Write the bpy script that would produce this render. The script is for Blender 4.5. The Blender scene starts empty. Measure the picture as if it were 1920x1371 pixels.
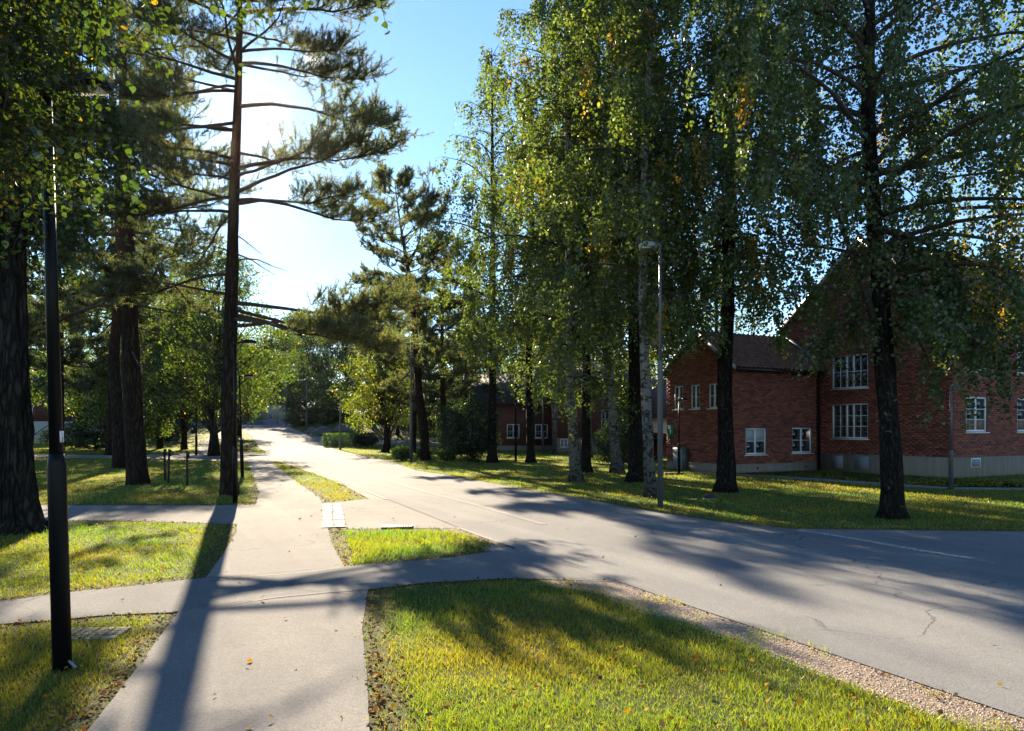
import bpy, bmesh, math, random
import numpy as np
from mathutils import Vector, Matrix

# ------------------------------------------------------------------ camera, sky, sun, exposure
SC = bpy.context.scene
COL = SC.collection
EYE, FOC, CU, HV = 1.7, 1400.0, 960.0, 803.0          # eye height (m), focal length / centre / horizon in photo pixels

cam_d = bpy.data.cameras.new('camera')
cam = bpy.data.objects.new('camera', cam_d); COL.objects.link(cam)
cam.location = (0, 0, EYE); cam.rotation_euler = (math.radians(90), 0, 0)
cam_d.sensor_width = 36.0; cam_d.lens = 36.0 * FOC / 1920.0
cam_d.shift_y = (HV - 685.5) / 1920.0
cam_d.clip_end = 2000.0; cam_d.clip_start = 0.05
SC.camera = cam

SUN = Vector((-0.348, 1.0, 0.405)).normalized()
sun_el = math.asin(SUN.z); sun_az = math.atan2(SUN.x, SUN.y)
W = bpy.data.worlds.new('World'); SC.world = W; W.use_nodes = True
wn, wl = W.node_tree.nodes, W.node_tree.links
for n in list(wn): wn.remove(n)
w_out = wn.new('ShaderNodeOutputWorld'); w_bg = wn.new('ShaderNodeBackground')
w_sky = wn.new('ShaderNodeTexSky'); w_sky.sky_type = 'NISHITA'; w_sky.sun_disc = False
w_sky.sun_elevation = sun_el; w_sky.sun_rotation = sun_az
w_sky.air_density = 1.3; w_sky.dust_density = 0.06; w_sky.ozone_density = 5.0; w_sky.altitude = 900
# a small wisp of cloud, placed by direction
w_tc = wn.new('ShaderNodeTexCoord')
w_dot = wn.new('ShaderNodeVectorMath'); w_dot.operation = 'DISTANCE'
cd = Vector(((592 - CU) / FOC, 1.0, (HV - 120) / FOC)).normalized()
w_dot.inputs[1].default_value = cd
w_map = wn.new('ShaderNodeMapping'); w_map.inputs['Scale'].default_value = (1, 1, 2.0)
w_noi = wn.new('ShaderNodeTexNoise'); w_noi.inputs['Scale'].default_value = 42; w_noi.inputs['Detail'].default_value = 7; w_noi.inputs['Roughness'].default_value = 0.62
w_r1 = wn.new('ShaderNodeMapRange'); w_r1.inputs['From Min'].default_value = 0.0; w_r1.inputs['From Max'].default_value = 0.034
w_r1.inputs['To Min'].default_value = 1.0; w_r1.inputs['To Max'].default_value = 0.0
w_mul = wn.new('ShaderNodeMath'); w_mul.operation = 'MULTIPLY'
w_r2 = wn.new('ShaderNodeMapRange'); w_r2.inputs['From Min'].default_value = 0.24; w_r2.inputs['From Max'].default_value = 0.52
w_r2.inputs['To Max'].default_value = 0.85
w_mix = wn.new('ShaderNodeMix'); w_mix.data_type = 'RGBA'
w_mix.inputs['B'].default_value = (9.5, 9.3, 9.0, 1)
wl.new(w_tc.outputs['Generated'], w_dot.inputs[0]); wl.new(w_dot.outputs['Value'], w_r1.inputs['Value'])
wl.new(w_tc.outputs['Generated'], w_map.inputs['Vector']); wl.new(w_map.outputs[0], w_noi.inputs['Vector'])
wl.new(w_r1.outputs[0], w_mul.inputs[0]); wl.new(w_noi.outputs['Fac'], w_mul.inputs[1])
wl.new(w_mul.outputs[0], w_r2.inputs['Value']); wl.new(w_r2.outputs[0], w_mix.inputs['Factor'])
wl.new(w_sky.outputs[0], w_mix.inputs['A']); wl.new(w_mix.outputs['Result'], w_bg.inputs['Color'])
w_bg.inputs['Strength'].default_value = 0.05
wl.new(w_bg.outputs[0], w_out.inputs['Surface'])

sun_d = bpy.data.lights.new('sun', 'SUN'); sun_d.energy = 5.0; sun_d.angle = math.radians(0.55); sun_d.color = (1.0, 0.83, 0.60)
sun = bpy.data.objects.new('sun', sun_d); COL.objects.link(sun)
sun.rotation_euler = SUN.to_track_quat('Z', 'Y').to_euler(); sun.location = (-10, 30, 30)

SC.view_settings.view_transform = 'Standard'; SC.view_settings.look = 'None'
SC.view_settings.exposure = 2.33; SC.view_settings.gamma = 1.0; SC.view_settings.use_curve_mapping = False
SC.render.engine = 'CYCLES'
SC.cycles.max_bounces = 7; SC.cycles.diffuse_bounces = 3; SC.cycles.glossy_bounces = 2
SC.cycles.transmission_bounces = 4; SC.cycles.use_denoising = True
SC.cycles.caustics_reflective = False; SC.cycles.caustics_refractive = False

# ------------------------------------------------------------------ helpers
def ss(a, b, x):
    t = np.clip((np.asarray(x, float) - a) / (b - a), 0, 1); return t * t * (3 - 2 * t)

def tz(x, y):                                            # terrain height
    x = np.asarray(x, float); y = np.asarray(y, float)
    ang = x / np.maximum(y, 1.0)
    z = 2.2 * ss(60, 115, y) * ss(-.60, -.44, ang)
    xr = -16 - (y - 66) * .41
    z = z + 1.9 * ss(2.0, 9, x - xr) * ss(76, 90, y) * (1 - ss(118, 135, y))
    return z

def G(u, v):                                             # photo pixel -> point on the terrain
    d = np.array([(u - CU) / FOC, 1.0, (HV - v) / FOC])
    a, b = 0.5, 0.5
    while b < 220:
        b = b * 1.02 + .02
        if EYE + d[2] * b <= float(tz(d[0] * b, b)): break
        a = b
    for _ in range(30):
        m = (a + b) / 2
        if EYE + d[2] * m <= float(tz(d[0] * m, m)): b = m
        else: a = m
    return np.array([d[0] * b, b, float(tz(d[0] * b, b))])

def at(u, v, Y):                                         # photo pixel at a given depth
    return np.array([(u - CU) / FOC * Y, Y, EYE + (HV - v) / FOC * Y])

def nrm(v):
    v = np.asarray(v, float); return v / np.maximum(np.linalg.norm(v, axis=-1, keepdims=True), 1e-9)

class MB:
    """collects triangles and quads (numpy) and links them as ONE mesh object"""
    def __init__(self): self.v = []; self.f3 = []; self.f4 = []; self.c = []; self.n = 0; self.m3 = []; self.m4 = []
    def add(self, v, f3=None, f4=None, col=(.5, .5, .5), mi=0):
        v = np.asarray(v, float).reshape(-1, 3); k = len(v)
        self.v.append(v)
        c = np.asarray(col, float)
        if c.ndim == 1: c = np.tile(c, (k, 1))
        self.c.append(c)
        if f3 is not None and len(f3):
            self.f3.append(np.asarray(f3, int).reshape(-1, 3) + self.n); self.m3.append(np.full(len(self.f3[-1]), mi))
        if f4 is not None and len(f4):
            self.f4.append(np.asarray(f4, int).reshape(-1, 4) + self.n); self.m4.append(np.full(len(self.f4[-1]), mi))
        self.n += k
    def tris(self, V, col, mi=0):                        # V (n,3,3), col (n,3)
        n = len(V); self.add(V.reshape(-1, 3), f3=np.arange(n * 3).reshape(n, 3), col=np.repeat(col, 3, axis=0), mi=mi)
    def quads(self, V, col, mi=0):
        n = len(V); self.add(V.reshape(-1, 3), f4=np.arange(n * 4).reshape(n, 4), col=np.repeat(col, 4, axis=0), mi=mi)
    def box(self, x0, x1, y0, y1, z0, z1, M=None, col=(.5, .5, .5), mi=0):
        v = np.array([[x, y, z] for z in (z0, z1) for y in (y0, y1) for x in (x0, x1)], float)
        if M is not None: v = xf(M, v)
        self.add(v, f4=[[0, 2, 3, 1], [4, 5, 7, 6], [0, 1, 5, 4], [1, 3, 7, 5], [3, 2, 6, 7], [2, 0, 4, 6]], col=col, mi=mi)
    def tube(self, pts, rad, sides=8, col=(.5, .5, .5), rough=0.0, cap=True, mi=0, seed=0, bump=None):
        pts = np.asarray(pts, float); rad = np.broadcast_to(np.asarray(rad, float), (len(pts),))
        k = len(pts); t = nrm(np.gradient(pts, axis=0))
        ref = np.array([1.0, 0, 0]) if abs(t[0][0]) < .8 else np.array([0, 1.0, 0])
        n0 = nrm(ref - t[0] * (ref @ t[0])); N = [n0]
        for i in range(1, k):
            n_ = N[-1] - t[i] * (N[-1] @ t[i]); N.append(nrm(n_))
        N = np.array(N); B = np.cross(t, N)
        a = np.linspace(0, 2 * math.pi, sides, endpoint=False)
        R = rad[:, None] * np.ones((1, sides))
        if rough:
            rg = np.random.default_rng(seed); h = rg.normal(size=(k, sides)); h = (h + np.roll(h, 1, 0) + np.roll(h, 2, 0)) / 1.7
            R = R * (1 + rough * h)
        if bump is not None: R = R * bump(a[None, :], np.arange(k)[:, None] / max(k - 1, 1))
        V = pts[:, None, :] + R[..., None] * (np.cos(a)[None, :, None] * N[:, None, :] + np.sin(a)[None, :, None] * B[:, None, :])
        i = np.arange(k - 1)[:, None] * sides; j = np.arange(sides)[None, :]; j2 = (j + 1) % sides
        f = np.stack([i + j, i + j2, i + sides + j2, i + sides + j], -1).reshape(-1, 4)
        v = V.reshape(-1, 3); f3 = None
        if cap:
            v = np.vstack([v, pts[0], pts[-1]]); b = k * sides
            jj = np.arange(sides); j2 = (jj + 1) % sides
            f3 = np.vstack([np.stack([np.full(sides, b), j2, jj], -1), np.stack([np.full(sides, b + 1), (k - 1) * sides + jj, (k - 1) * sides + j2], -1)])
        self.add(v, f3=f3, f4=f, col=col, mi=mi)
    def mesh(self, name, mats, smooth=False):
        me = bpy.data.meshes.new(name)
        v = np.vstack(self.v); c = np.vstack(self.c)
        f3 = np.vstack(self.f3) if self.f3 else np.zeros((0, 3), int); f4 = np.vstack(self.f4) if self.f4 else np.zeros((0, 4), int)
        me.vertices.add(len(v)); me.vertices.foreach_set('co', v.astype(np.float32).ravel())
        nl = f3.size + f4.size; me.loops.add(nl)
        me.loops.foreach_set('vertex_index', np.concatenate([f3.ravel(), f4.ravel()]).astype(np.int32))
        me.polygons.add(len(f3) + len(f4))
        st = np.concatenate([np.arange(len(f3)) * 3, f3.size + np.arange(len(f4)) * 4]).astype(np.int32)
        me.polygons.foreach_set('loop_start', st)
        mi = np.concatenate([*(self.m3 or [np.zeros(0)]), *(self.m4 or [np.zeros(0)])]).astype(np.int32)
        if not isinstance(mats, (list, tuple)): mats = [mats]
        for m in mats: me.materials.append(m)
        me.polygons.foreach_set('material_index', mi)
        if smooth: me.polygons.foreach_set('use_smooth', np.ones(len(mi), bool))
        at_ = me.attributes.new('Col', 'FLOAT_COLOR', 'POINT')
        at_.data.foreach_set('color', np.hstack([c, np.ones((len(c), 1))]).astype(np.float32).ravel())
        me.update(calc_edges=True)
        return me
    def build(self, name, mats, parent=None, smooth=False, kind=None):
        return put(name, self.mesh(name, mats, smooth), parent, kind)

def put(name, data, parent=None, kind=None, loc=None, rot=None):
    o = bpy.data.objects.new(name, data); COL.objects.link(o)
    if parent is not None: o.parent = parent
    if kind: o['kind'] = kind
    if loc is not None: o.location = loc
    if rot is not None: o.rotation_euler = rot
    return o

def tag(o, label, cat, group=None):
    o['label'] = label; o['category'] = cat
    if group: o['group'] = group
    return o

def thing(name, label, cat, loc=(0, 0, 0), rz=0.0, group=None):
    return tag(put(name, None, loc=tuple(float(q) for q in loc), rot=(0, 0, rz)), label, cat, group)

def copy_tree(o, parent=None):
    c = o.copy(); COL.objects.link(c); c.parent = parent
    for ch in list(o.children): copy_tree(ch, c)
    return c

def xf(M, v):
    M = np.array(M); v = np.asarray(v, float); return v @ M[:3, :3].T + M[:3, 3]

# ------------------------------------------------------------------ materials
class NT:
    def __init__(self, name):
        self.m = bpy.data.materials.new(name); self.m.use_nodes = True
        self.t = self.m.node_tree; self.t.nodes.clear(); self.o = self.t.nodes.new('ShaderNodeOutputMaterial')
    def n(self, typ, **kw):
        nd = self.t.nodes.new('ShaderNode' + typ)
        for k, v in kw.items(): setattr(nd, k, v)
        return nd
    def set(self, nd, **kw):
        for k, v in kw.items():
            s = nd.inputs[k.replace('_', ' ')]
            if hasattr(v, 'is_output'): self.t.links.new(v, s)
            else: s.default_value = v
        return nd
    def link(self, a, b): self.t.links.new(a, b)
    def noise(self, scale, detail=4, rough=.55, vec=None, dist=0.0):
        nd = self.n('TexNoise'); self.set(nd, Scale=scale, Detail=detail, Roughness=rough, Distortion=dist)
        if vec is not None: self.link(vec, nd.inputs['Vector'])
        return nd.outputs['Fac']
    def ramp(self, fac, stops):
        r = self.n('ValToRGB'); self.link(fac, r.inputs['Fac']); e = r.color_ramp.elements
        while len(e) < len(stops): e.new(.5)
        for q, (p, c) in zip(e, stops):
            q.position = p; q.color = (*c, 1) if len(c) == 3 else c
        return r.outputs['Color']
    def mix(self, fac, a, b, mode='MIX'):
        x = self.n('Mix', data_type='RGBA', blend_type=mode)
        for k, v in (('Factor', fac), ('A', a), ('B', b)):
            s = x.inputs[k]
            if hasattr(v, 'is_output'): self.link(v, s)
            else: s.default_value = (*v, 1) if isinstance(v, tuple) and len(v) == 3 else v
        return x.outputs['Result']
    def coord(self, which='Object', scale=(1, 1, 1)):
        tc = self.n('TexCoord'); mp = self.n('Mapping'); mp.inputs['Scale'].default_value = scale
        self.link(tc.outputs[which], mp.inputs['Vector']); return mp.outputs[0]
    def pos(self, scale=(1, 1, 1)):
        g = self.n('NewGeometry'); mp = self.n('Mapping'); mp.inputs['Scale'].default_value = scale
        self.link(g.outputs['Position'], mp.inputs['Vector']); return mp.outputs[0]
    def bump(self, h, strength=.5, dist=.02):
        b = self.n('Bump'); self.set(b, Strength=strength, Distance=dist, Height=h); return b.outputs['Normal']
    def pbr(self, col, rough=.7, normal=None, metal=0.0, spec=.5, coat=0.0):
        p = self.n('BsdfPrincipled')
        for k, v in (('Base Color', col), ('Roughness', rough), ('Metallic', metal), ('Specular IOR Level', spec), ('Coat Weight', coat)):
            s = p.inputs[k]
            if hasattr(v, 'is_output'): self.link(v, s)
            else: s.default_value = (*v, 1) if isinstance(v, tuple) else v
        if normal is not None: self.link(normal, p.inputs['Normal'])
        self.link(p.outputs[0], self.o.inputs['Surface']); return self.m
    def attr(self):
        a = self.n('Attribute'); a.attribute_name = 'Col'; return a.outputs['Color']

def leaf_mat(name, trans=.5, tint=(1.5, 1.75, .55), gloss=.06, rough=.42):
    t = NT(name); c = t.attr()
    d = t.n('BsdfDiffuse'); t.link(c, d.inputs['Color'])
    tr = t.n('BsdfTranslucent'); t.link(t.mix(1.0, c, tint, 'MULTIPLY'), tr.inputs['Color'])
    m1 = t.n('MixShader'); m1.inputs[0].default_value = trans; t.link(d.outputs[0], m1.inputs[1]); t.link(tr.outputs[0], m1.inputs[2])
    g = t.n('BsdfGlossy'); g.inputs['Roughness'].default_value = rough; g.inputs['Color'].default_value = (.9, .9, .9, 1)
    m2 = t.n('MixShader'); m2.inputs[0].default_value = gloss; t.link(m1.outputs[0], m2.inputs[1]); t.link(g.outputs[0], m2.inputs[2])
    t.link(m2.outputs[0], t.o.inputs['Surface']); return t.m

def simple(name, col, rough=.6, metal=0.0, var=.15, sc=6.0, spec=.5, coat=0.0):
    t = NT(name); f = t.noise(sc, 5, .6, t.coord())
    c = t.mix(f, tuple(q * (1 - var) for q in col), tuple(min(1, q * (1 + var)) for q in col))
    return t.pbr(c, rough, metal=metal, spec=spec, coat=coat)

def bark_mat(name, dark, light, orange=None, zlo=4.0, zhi=8.0, white=None, scale=7.0):
    t = NT(name); wt = (.60, .68) if 'old' in name else (.43, .53); p = t.coord('Object', (1, 1, .2)); p2 = t.coord('Object')
    v = t.n('TexVoronoi'); v.feature = 'DISTANCE_TO_EDGE'; v.inputs['Scale'].default_value = scale * 1.7
    nz = t.n('TexNoise'); nz.inputs['Scale'].default_value = 6; nz.inputs['Detail'].default_value = 6; t.link(p, nz.inputs['Vector'])
    off = t.n('VectorMath'); off.operation = 'MULTIPLY_ADD'; t.link(nz.outputs['Color'], off.inputs[0]); off.inputs[1].default_value = (.30, .30, .30); t.link(p, off.inputs[2])
    t.link(off.outputs[0], v.inputs['Vector'])
    e = t.n('MapRange'); t.link(v.outputs['Distance'], e.inputs['Value']); e.inputs['From Max'].default_value = .32
    f = t.noise(scale * 3, 6, .65, p)
    col = t.mix(e.outputs[0], dark, t.mix(f, tuple(q * .7 for q in light), tuple(q * 1.25 for q in light)))
    sep = t.n('SeparateXYZ'); t.link(p2, sep.inputs[0])
    h = t.mix(.5, e.outputs[0], f)
    if orange is not None:
        z = t.n('MapRange'); t.link(sep.outputs['Z'], z.inputs['Value']); z.inputs['From Min'].default_value = zlo; z.inputs['From Max'].default_value = zhi
        fo = t.noise(5, 5, .6, p)
        col = t.mix(z.outputs[0], col, t.mix(fo, tuple(q * .55 for q in orange), orange))
    if white is not None:
        p3 = t.coord('Object', (1, 1, 1.5)); wn_ = t.noise(4.6, 7, .68, p3, 1.2)
        wr = t.ramp(wn_, [(wt[0], (0, 0, 0)), (wt[1], (1, 1, 1))])
        z = t.n('MapRange'); t.link(sep.outputs['Z'], z.inputs['Value']); z.inputs['From Min'].default_value = zlo; z.inputs['From Max'].default_value = zhi
        zz = t.n('MapRange'); t.link(z.outputs[0], zz.inputs['Value']); zz.inputs['To Min'].default_value = .25
        k = t.mix(1.0, wr, zz.outputs[0], 'MULTIPLY')
        lent = t.noise(10, 3, .5, t.coord('Object', (1, 1, 9)))
        wc = t.mix(t.ramp(lent, [(.33, (0, 0, 0)), (.42, (1, 1, 1))]), tuple(q * .25 for q in white), white)
        col = t.mix(k, col, wc)
    return t.pbr(col, .92, t.bump(h, .9, .04), spec=.12)

M = {}
def asphalt(name, base, tint=(1.02, 1.0, .97)):
    t = NT(name); p = t.pos()
    fine = t.noise(150, 2, .8, p); grit = t.noise(62, 3, .75, p); mid = t.noise(17, 5, .65, p); big = t.noise(.55, 5, .6, p, .4); streak = t.noise(1.6, 4, .6, t.pos((1, .16, 1)))
    c = tuple(base * q for q in tint)
    a = t.mix(t.ramp(fine, [(.32, (0, 0, 0)), (.68, (1, 1, 1))]), tuple(q * .35 for q in c), tuple(q * 1.8 for q in c))
    a = t.mix(.5, a, t.mix(t.ramp(grit, [(.34, (0, 0, 0)), (.66, (1, 1, 1))]), tuple(q * .5 for q in c), tuple(q * 1.6 for q in c)))
    a = t.mix(.25, a, t.mix(mid, tuple(q * .6 for q in c), tuple(q * 1.4 for q in c)))
    a = t.mix(t.ramp(big, [(.35, (0, 0, 0)), (.68, (1, 1, 1))]), a, t.mix(1.0, a, (.80, .81, .84), 'MULTIPLY'))
    a = t.mix(t.ramp(streak, [(.45, (0, 0, 0)), (.75, (.55, .55, .55))]), a, t.mix(1.0, a, (1.18, 1.16, 1.12), 'MULTIPLY'))
    rot = t.pos((1, 1, 1)); mpn = rot.node; mpn.vector_type = 'TEXTURE'; mpn.inputs['Rotation'].default_value = (0, 0, .45); mpn.inputs['Scale'].default_value = (1, 22, 1)
    band = t.noise(1.5, 3, .5, rot); a = t.mix(t.ramp(band, [(.42, (0, 0, 0)), (.62, (1, 1, 1))]), t.mix(1.0, a, (.90, .90, .91), 'MULTIPLY'), t.mix(1.0, a, (1.08, 1.07, 1.05), 'MULTIPLY'))
    spot = t.noise(5.5, 6, .7, p, .8); a = t.mix(t.ramp(spot, [(.60, (0, 0, 0)), (.72, (.6, .6, .6))]), a, t.mix(1.0, a, (.62, .60, .58), 'MULTIPLY'))
    ck = t.n('TexVoronoi'); ck.feature = 'DISTANCE_TO_EDGE'; ck.inputs['Scale'].default_value = .42; dst = t.n('VectorMath'); dst.operation = 'MULTIPLY_ADD'
    cn = t.n('TexNoise'); cn.inputs['Scale'].default_value = 1.3; cn.inputs['Detail'].default_value = 8; t.link(p, cn.inputs['Vector']); t.link(cn.outputs['Color'], dst.inputs[0]); dst.inputs[1].default_value = (1.1, 1.1, 0); t.link(p, dst.inputs[2]); t.link(dst.outputs[0], ck.inputs['Vector'])
    gate = t.noise(.35, 2, .5, p); cr = t.mix(1.0, t.ramp(ck.outputs['Distance'], [(.002, (1, 1, 1)), (.007, (0, 0, 0))]), t.ramp(gate, [(.50, (0, 0, 0)), (.58, (.8, .8, .8))]), 'MULTIPLY')
    a = t.mix(cr, a, tuple(q * .3 for q in c))
    return t.pbr(a, .95, t.bump(t.mix(.5, fine, grit), 1.0, .006), spec=.05)
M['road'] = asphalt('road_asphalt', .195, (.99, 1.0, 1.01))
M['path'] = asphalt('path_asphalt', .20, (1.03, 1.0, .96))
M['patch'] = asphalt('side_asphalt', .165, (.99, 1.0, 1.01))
M['seam'] = asphalt('seam_asphalt', .26)
t = NT('ground_soil'); p = t.pos()
f1 = t.noise(1.1, 6, .65, p, .5); f2 = t.noise(38, 5, .7, p); f3 = t.noise(160, 3, .7, p)
c = t.mix(t.ramp(f1, [(.35, (0, 0, 0)), (.66, (1, 1, 1))]), t.mix(f2, (.026, .038, .011), (.062, .085, .018)), t.mix(f2, (.045, .060, .016), (.085, .095, .026)))
c = t.mix(t.ramp(f3, [(.4, (0, 0, 0)), (.75, (1, 1, 1))]), c, t.mix(1.0, c, (1.5, 1.45, 1.1), 'MULTIPLY'))
M['ground'] = t.pbr(c, .95, t.bump(t.mix(.5, f2, f3), 1.0, .03), spec=.15)
t = NT('gravel_bed'); p = t.pos(); f2 = t.noise(55, 5, .75, p); f3 = t.noise(210, 3, .7, p); f1 = t.noise(2.2, 4, .6, p)
c = t.mix(t.ramp(f3, [(.3, (0, 0, 0)), (.7, (1, 1, 1))]), (.19, .15, .12), (.48, .39, .31))
c = t.mix(t.mix(.5, f2, f1), c, t.mix(1.0, c, (.55, .5, .45), 'MULTIPLY'))
M['gravel'] = t.pbr(c, .95, t.bump(t.mix(.5, f2, f3), 1.0, .02), spec=.2)
t = NT('pebble'); M['pebble'] = t.pbr(t.attr(), .85, spec=.3)
M['leaf'] = leaf_mat('birch_leaves', .5, (1.6, 1.6, .5), .05, .4)
M['broadleaf'] = leaf_mat('broad_leaves', .5, (1.7, 1.9, .5), .05, .45)
M['needle'] = leaf_mat('pine_needles', .55, (1.95, 1.75, .8), .05, .45)
M['blade'] = leaf_mat('grass_blades', .58, (1.85, 1.75, .40), .04, .4)
M['litter'] = leaf_mat('fallen_leaf', .3, (1.2, 1.0, .6), .008, .6)
M['pine_bark'] = bark_mat('pine_bark', (.012, .009, .007), (.050, .034, .026), (.12, .055, .030), 4.5, 11.0)
M['birch_bark'] = bark_mat('birch_bark', (.012, .011, .010), (.055, .049, .042), None, .2, 3.5, (.30, .29, .265), 8)
M['old_birch_bark'] = bark_mat('old_birch_bark', (.006, .005, .004), (.036, .030, .025), None, 0.0, .6, (.15, .14, .125), 9)
M['dark_bark'] = bark_mat('dark_bark', (.009, .008, .007), (.046, .040, .033), None, scale=6.5)
M['twig'] = simple('twig_bark', (.045, .032, .022), .9)
M['red_twig'] = simple('pine_limb_bark', (.065, .036, .024), .9)
t = NT('brick_face'); c = t.attr(); f = t.noise(60, 4, .7, t.pos()); M['brick'] = t.pbr(t.mix(1.0, c, t.mix(f, (.72, .72, .74), (1.2, 1.2, 1.15)), 'MULTIPLY'), .88, t.bump(f, .5, .004), spec=.25)
t = NT('mortar_bed'); f = t.noise(90, 3, .7, t.pos()); M['mortar'] = t.pbr(t.mix(f, (.07, .055, .048), (.13, .105, .092)), .95, spec=.2)
t = NT('plinth_concrete'); f = t.noise(2.2, 6, .65, t.pos((1, 1, .5))); g2 = t.noise(7, 4, .6, t.pos((1, 1, .06)))
M['concrete'] = t.pbr(t.mix(t.ramp(g2, [(.4, (0, 0, 0)), (.7, (.6, .6, .6))]), t.mix(f, (.20, .170, .135), (.30, .26, .21)), (.15, .13, .11)), .92, t.bump(f, .4, .01), spec=.25)
M['white'] = simple('white_paint', (.74, .75, .76), .45, var=.08)
t = NT('tile_clay'); c = t.attr(); f = t.noise(16, 5, .7, t.pos()); M['tile'] = t.pbr(t.mix(1.0, c, t.mix(f, (.6, .62, .62), (1.25, 1.2, 1.15)), 'MULTIPLY'), .75, t.bump(f, .4, .01), spec=.35)
M['underlay'] = simple('roof_underlay', (.05, .035, .03), .9)
M['lead'] = simple('grey_flashing', (.13, .15, .18), .5, metal=.3)
M['black'] = simple('black_enamel', (.012, .012, .014), .35, var=.2, spec=.5)
M['black_pole'] = simple('black_pole', (.006, .006, .007), .45, var=.2, spec=.18)
M['galv'] = simple('galvanised_steel', (.12, .135, .15), .5, metal=.35, var=.15, sc=9)
M['lamp_grey'] = simple('pale_lamp_head', (.45, .48, .52), .45, var=.1)
M['lens'] = simple('lamp_lens', (.55, .54, .48), .2, var=.05)
t = NT('window_glass'); f = t.noise(1.3, 2, .5, t.pos()); M['glass'] = t.pbr(t.mix(f, (.010, .012, .014), (.030, .033, .036)), .06, spec=.9)
M['blind'] = simple('window_blind', (.38, .42, .44), .6, var=.05)
M['curtain'] = simple('window_curtain', (.17, .10, .07), .7, var=.4, sc=3)
M['green_sign'] = simple('green_sign', (.02, .20, .09), .5, var=.05)
M['wood'] = simple('dark_wood', (.035, .026, .02), .8, var=.3)
M['stone'] = simple('granite_sett', (.21, .175, .14), .85, var=.25, sc=40)
M['paver'] = simple('clay_paver', (.19, .155, .125), .85, var=.25, sc=30)
M['iron'] = simple('cast_iron', (.09, .087, .08), .55, metal=.5, var=.2)
M['plaster'] = simple('pale_plaster', (.50, .46, .38), .9, var=.08, sc=2)
M['yellow_wall'] = simple('sand_wall', (.46, .40, .27), .9, var=.08, sc=2)
M['grey_wall'] = simple('grey_wall', (.22, .25, .29), .9, var=.1, sc=2)
M['roof_dark'] = simple('dark_roof', (.05, .045, .045), .8)
M['red_paint'] = simple('red_car_paint', (.30, .018, .02), .25, var=.05, coat=.6)
M['dark_paint'] = simple('dark_car_paint', (.015, .016, .02), .25, var=.05, coat=.6)
M['rubber'] = simple('tyre_rubber', (.018, .018, .018), .85)
M['alloy'] = simple('wheel_alloy', (.45, .46, .48), .35, metal=.8, var=.05)
M['rock'] = simple('bank_rock', (.13, .12, .11), .9, var=.4, sc=3)
M['worn_white'] = (lambda t: t.pbr(t.mix(t.ramp(t.noise(22, 5, .75, t.pos()), [(.40, (0, 0, 0)), (.56, (1, 1, 1))]), (.085, .085, .085), (.42, .42, .41)), .8))(NT('worn_line_paint'))
M['car_glass'] = simple('car_glass', (.02, .022, .025), .05, var=.05, spec=.9)
M['head_light'] = simple('headlight_glass', (.75, .78, .8), .1, var=.05)
M['tail_light'] = simple('tail_light_glass', (.35, .02, .02), .2, var=.05)

# ------------------------------------------------------------------ setting: ground, road, paths
PAVED = []                                               # polygons (world xy) kept free of grass
def sheet(name, poly, mat, dz, pave=True, step=1.0):
    poly = [np.asarray(p, float)[:2] for p in poly]
    if pave: PAVED.append(np.array(poly))
    bm = bmesh.new()
    vs = [bm.verts.new((p[0], p[1], 0)) for p in poly]; bm.faces.new(vs)
    ymin, ymax = min(p[1] for p in poly), max(p[1] for p in poly)
    y = math.ceil(ymin)
    if ymax > 58:
        y = max(y, 56)
        while y < ymax:
            bmesh.ops.bisect_plane(bm, geom=bm.verts[:] + bm.edges[:] + bm.faces[:], plane_co=(0, y, 0), plane_no=(0, 1, 0)); y += step
        xmin, xmax = min(p[0] for p in poly), max(p[0] for p in poly); x = math.ceil(xmin / 2) * 2
        while x < xmax:
            bmesh.ops.bisect_plane(bm, geom=bm.verts[:] + bm.edges[:] + bm.faces[:], plane_co=(x, 0, 0), plane_no=(1, 0, 0)); x += 2
    bmesh.ops.triangulate(bm, faces=bm.faces[:])
    for v in bm.verts: v.co.z = float(tz(v.co.x, v.co.y)) + dz
    bmesh.ops.recalc_face_normals(bm, faces=bm.faces[:])
    me = bpy.data.meshes.new(name); bm.to_mesh(me); bm.free(); me.materials.append(mat)
    o = put(name, me, kind='structure')
    if len(me.polygons) and sum(p.normal.z for p in me.polygons) < 0: me.flip_normals()
    return o

def PX(*uv): return [G(u, v)[:2] for u, v in uv]

# ground: a grid to the horizon
xs = np.concatenate([[-380, -300, -200, -140], np.arange(-110, 62, 1.5), [80, 110, 160, 260, 380]])
ys = np.concatenate([[-60, -20, 0, 20, 40], np.arange(52, 140, 1.0), [145, 160, 200, 300, 420]])
XX, YY = np.meshgrid(xs, ys); ZZ = tz(XX, YY) - np.where(YY > 58, .012, 0)
g = MB(); nx, ny = len(xs), len(ys)
ii, jj = np.meshgrid(np.arange(nx - 1), np.arange(ny - 1)); k0 = (jj * nx + ii).ravel()
g.add(np.stack([XX, YY, ZZ], -1).reshape(-1, 3), f4=np.stack([k0, k0 + 1, k0 + nx + 1, k0 + nx], -1))
g.build('ground', M['ground'], smooth=True, kind='structure')

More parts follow.
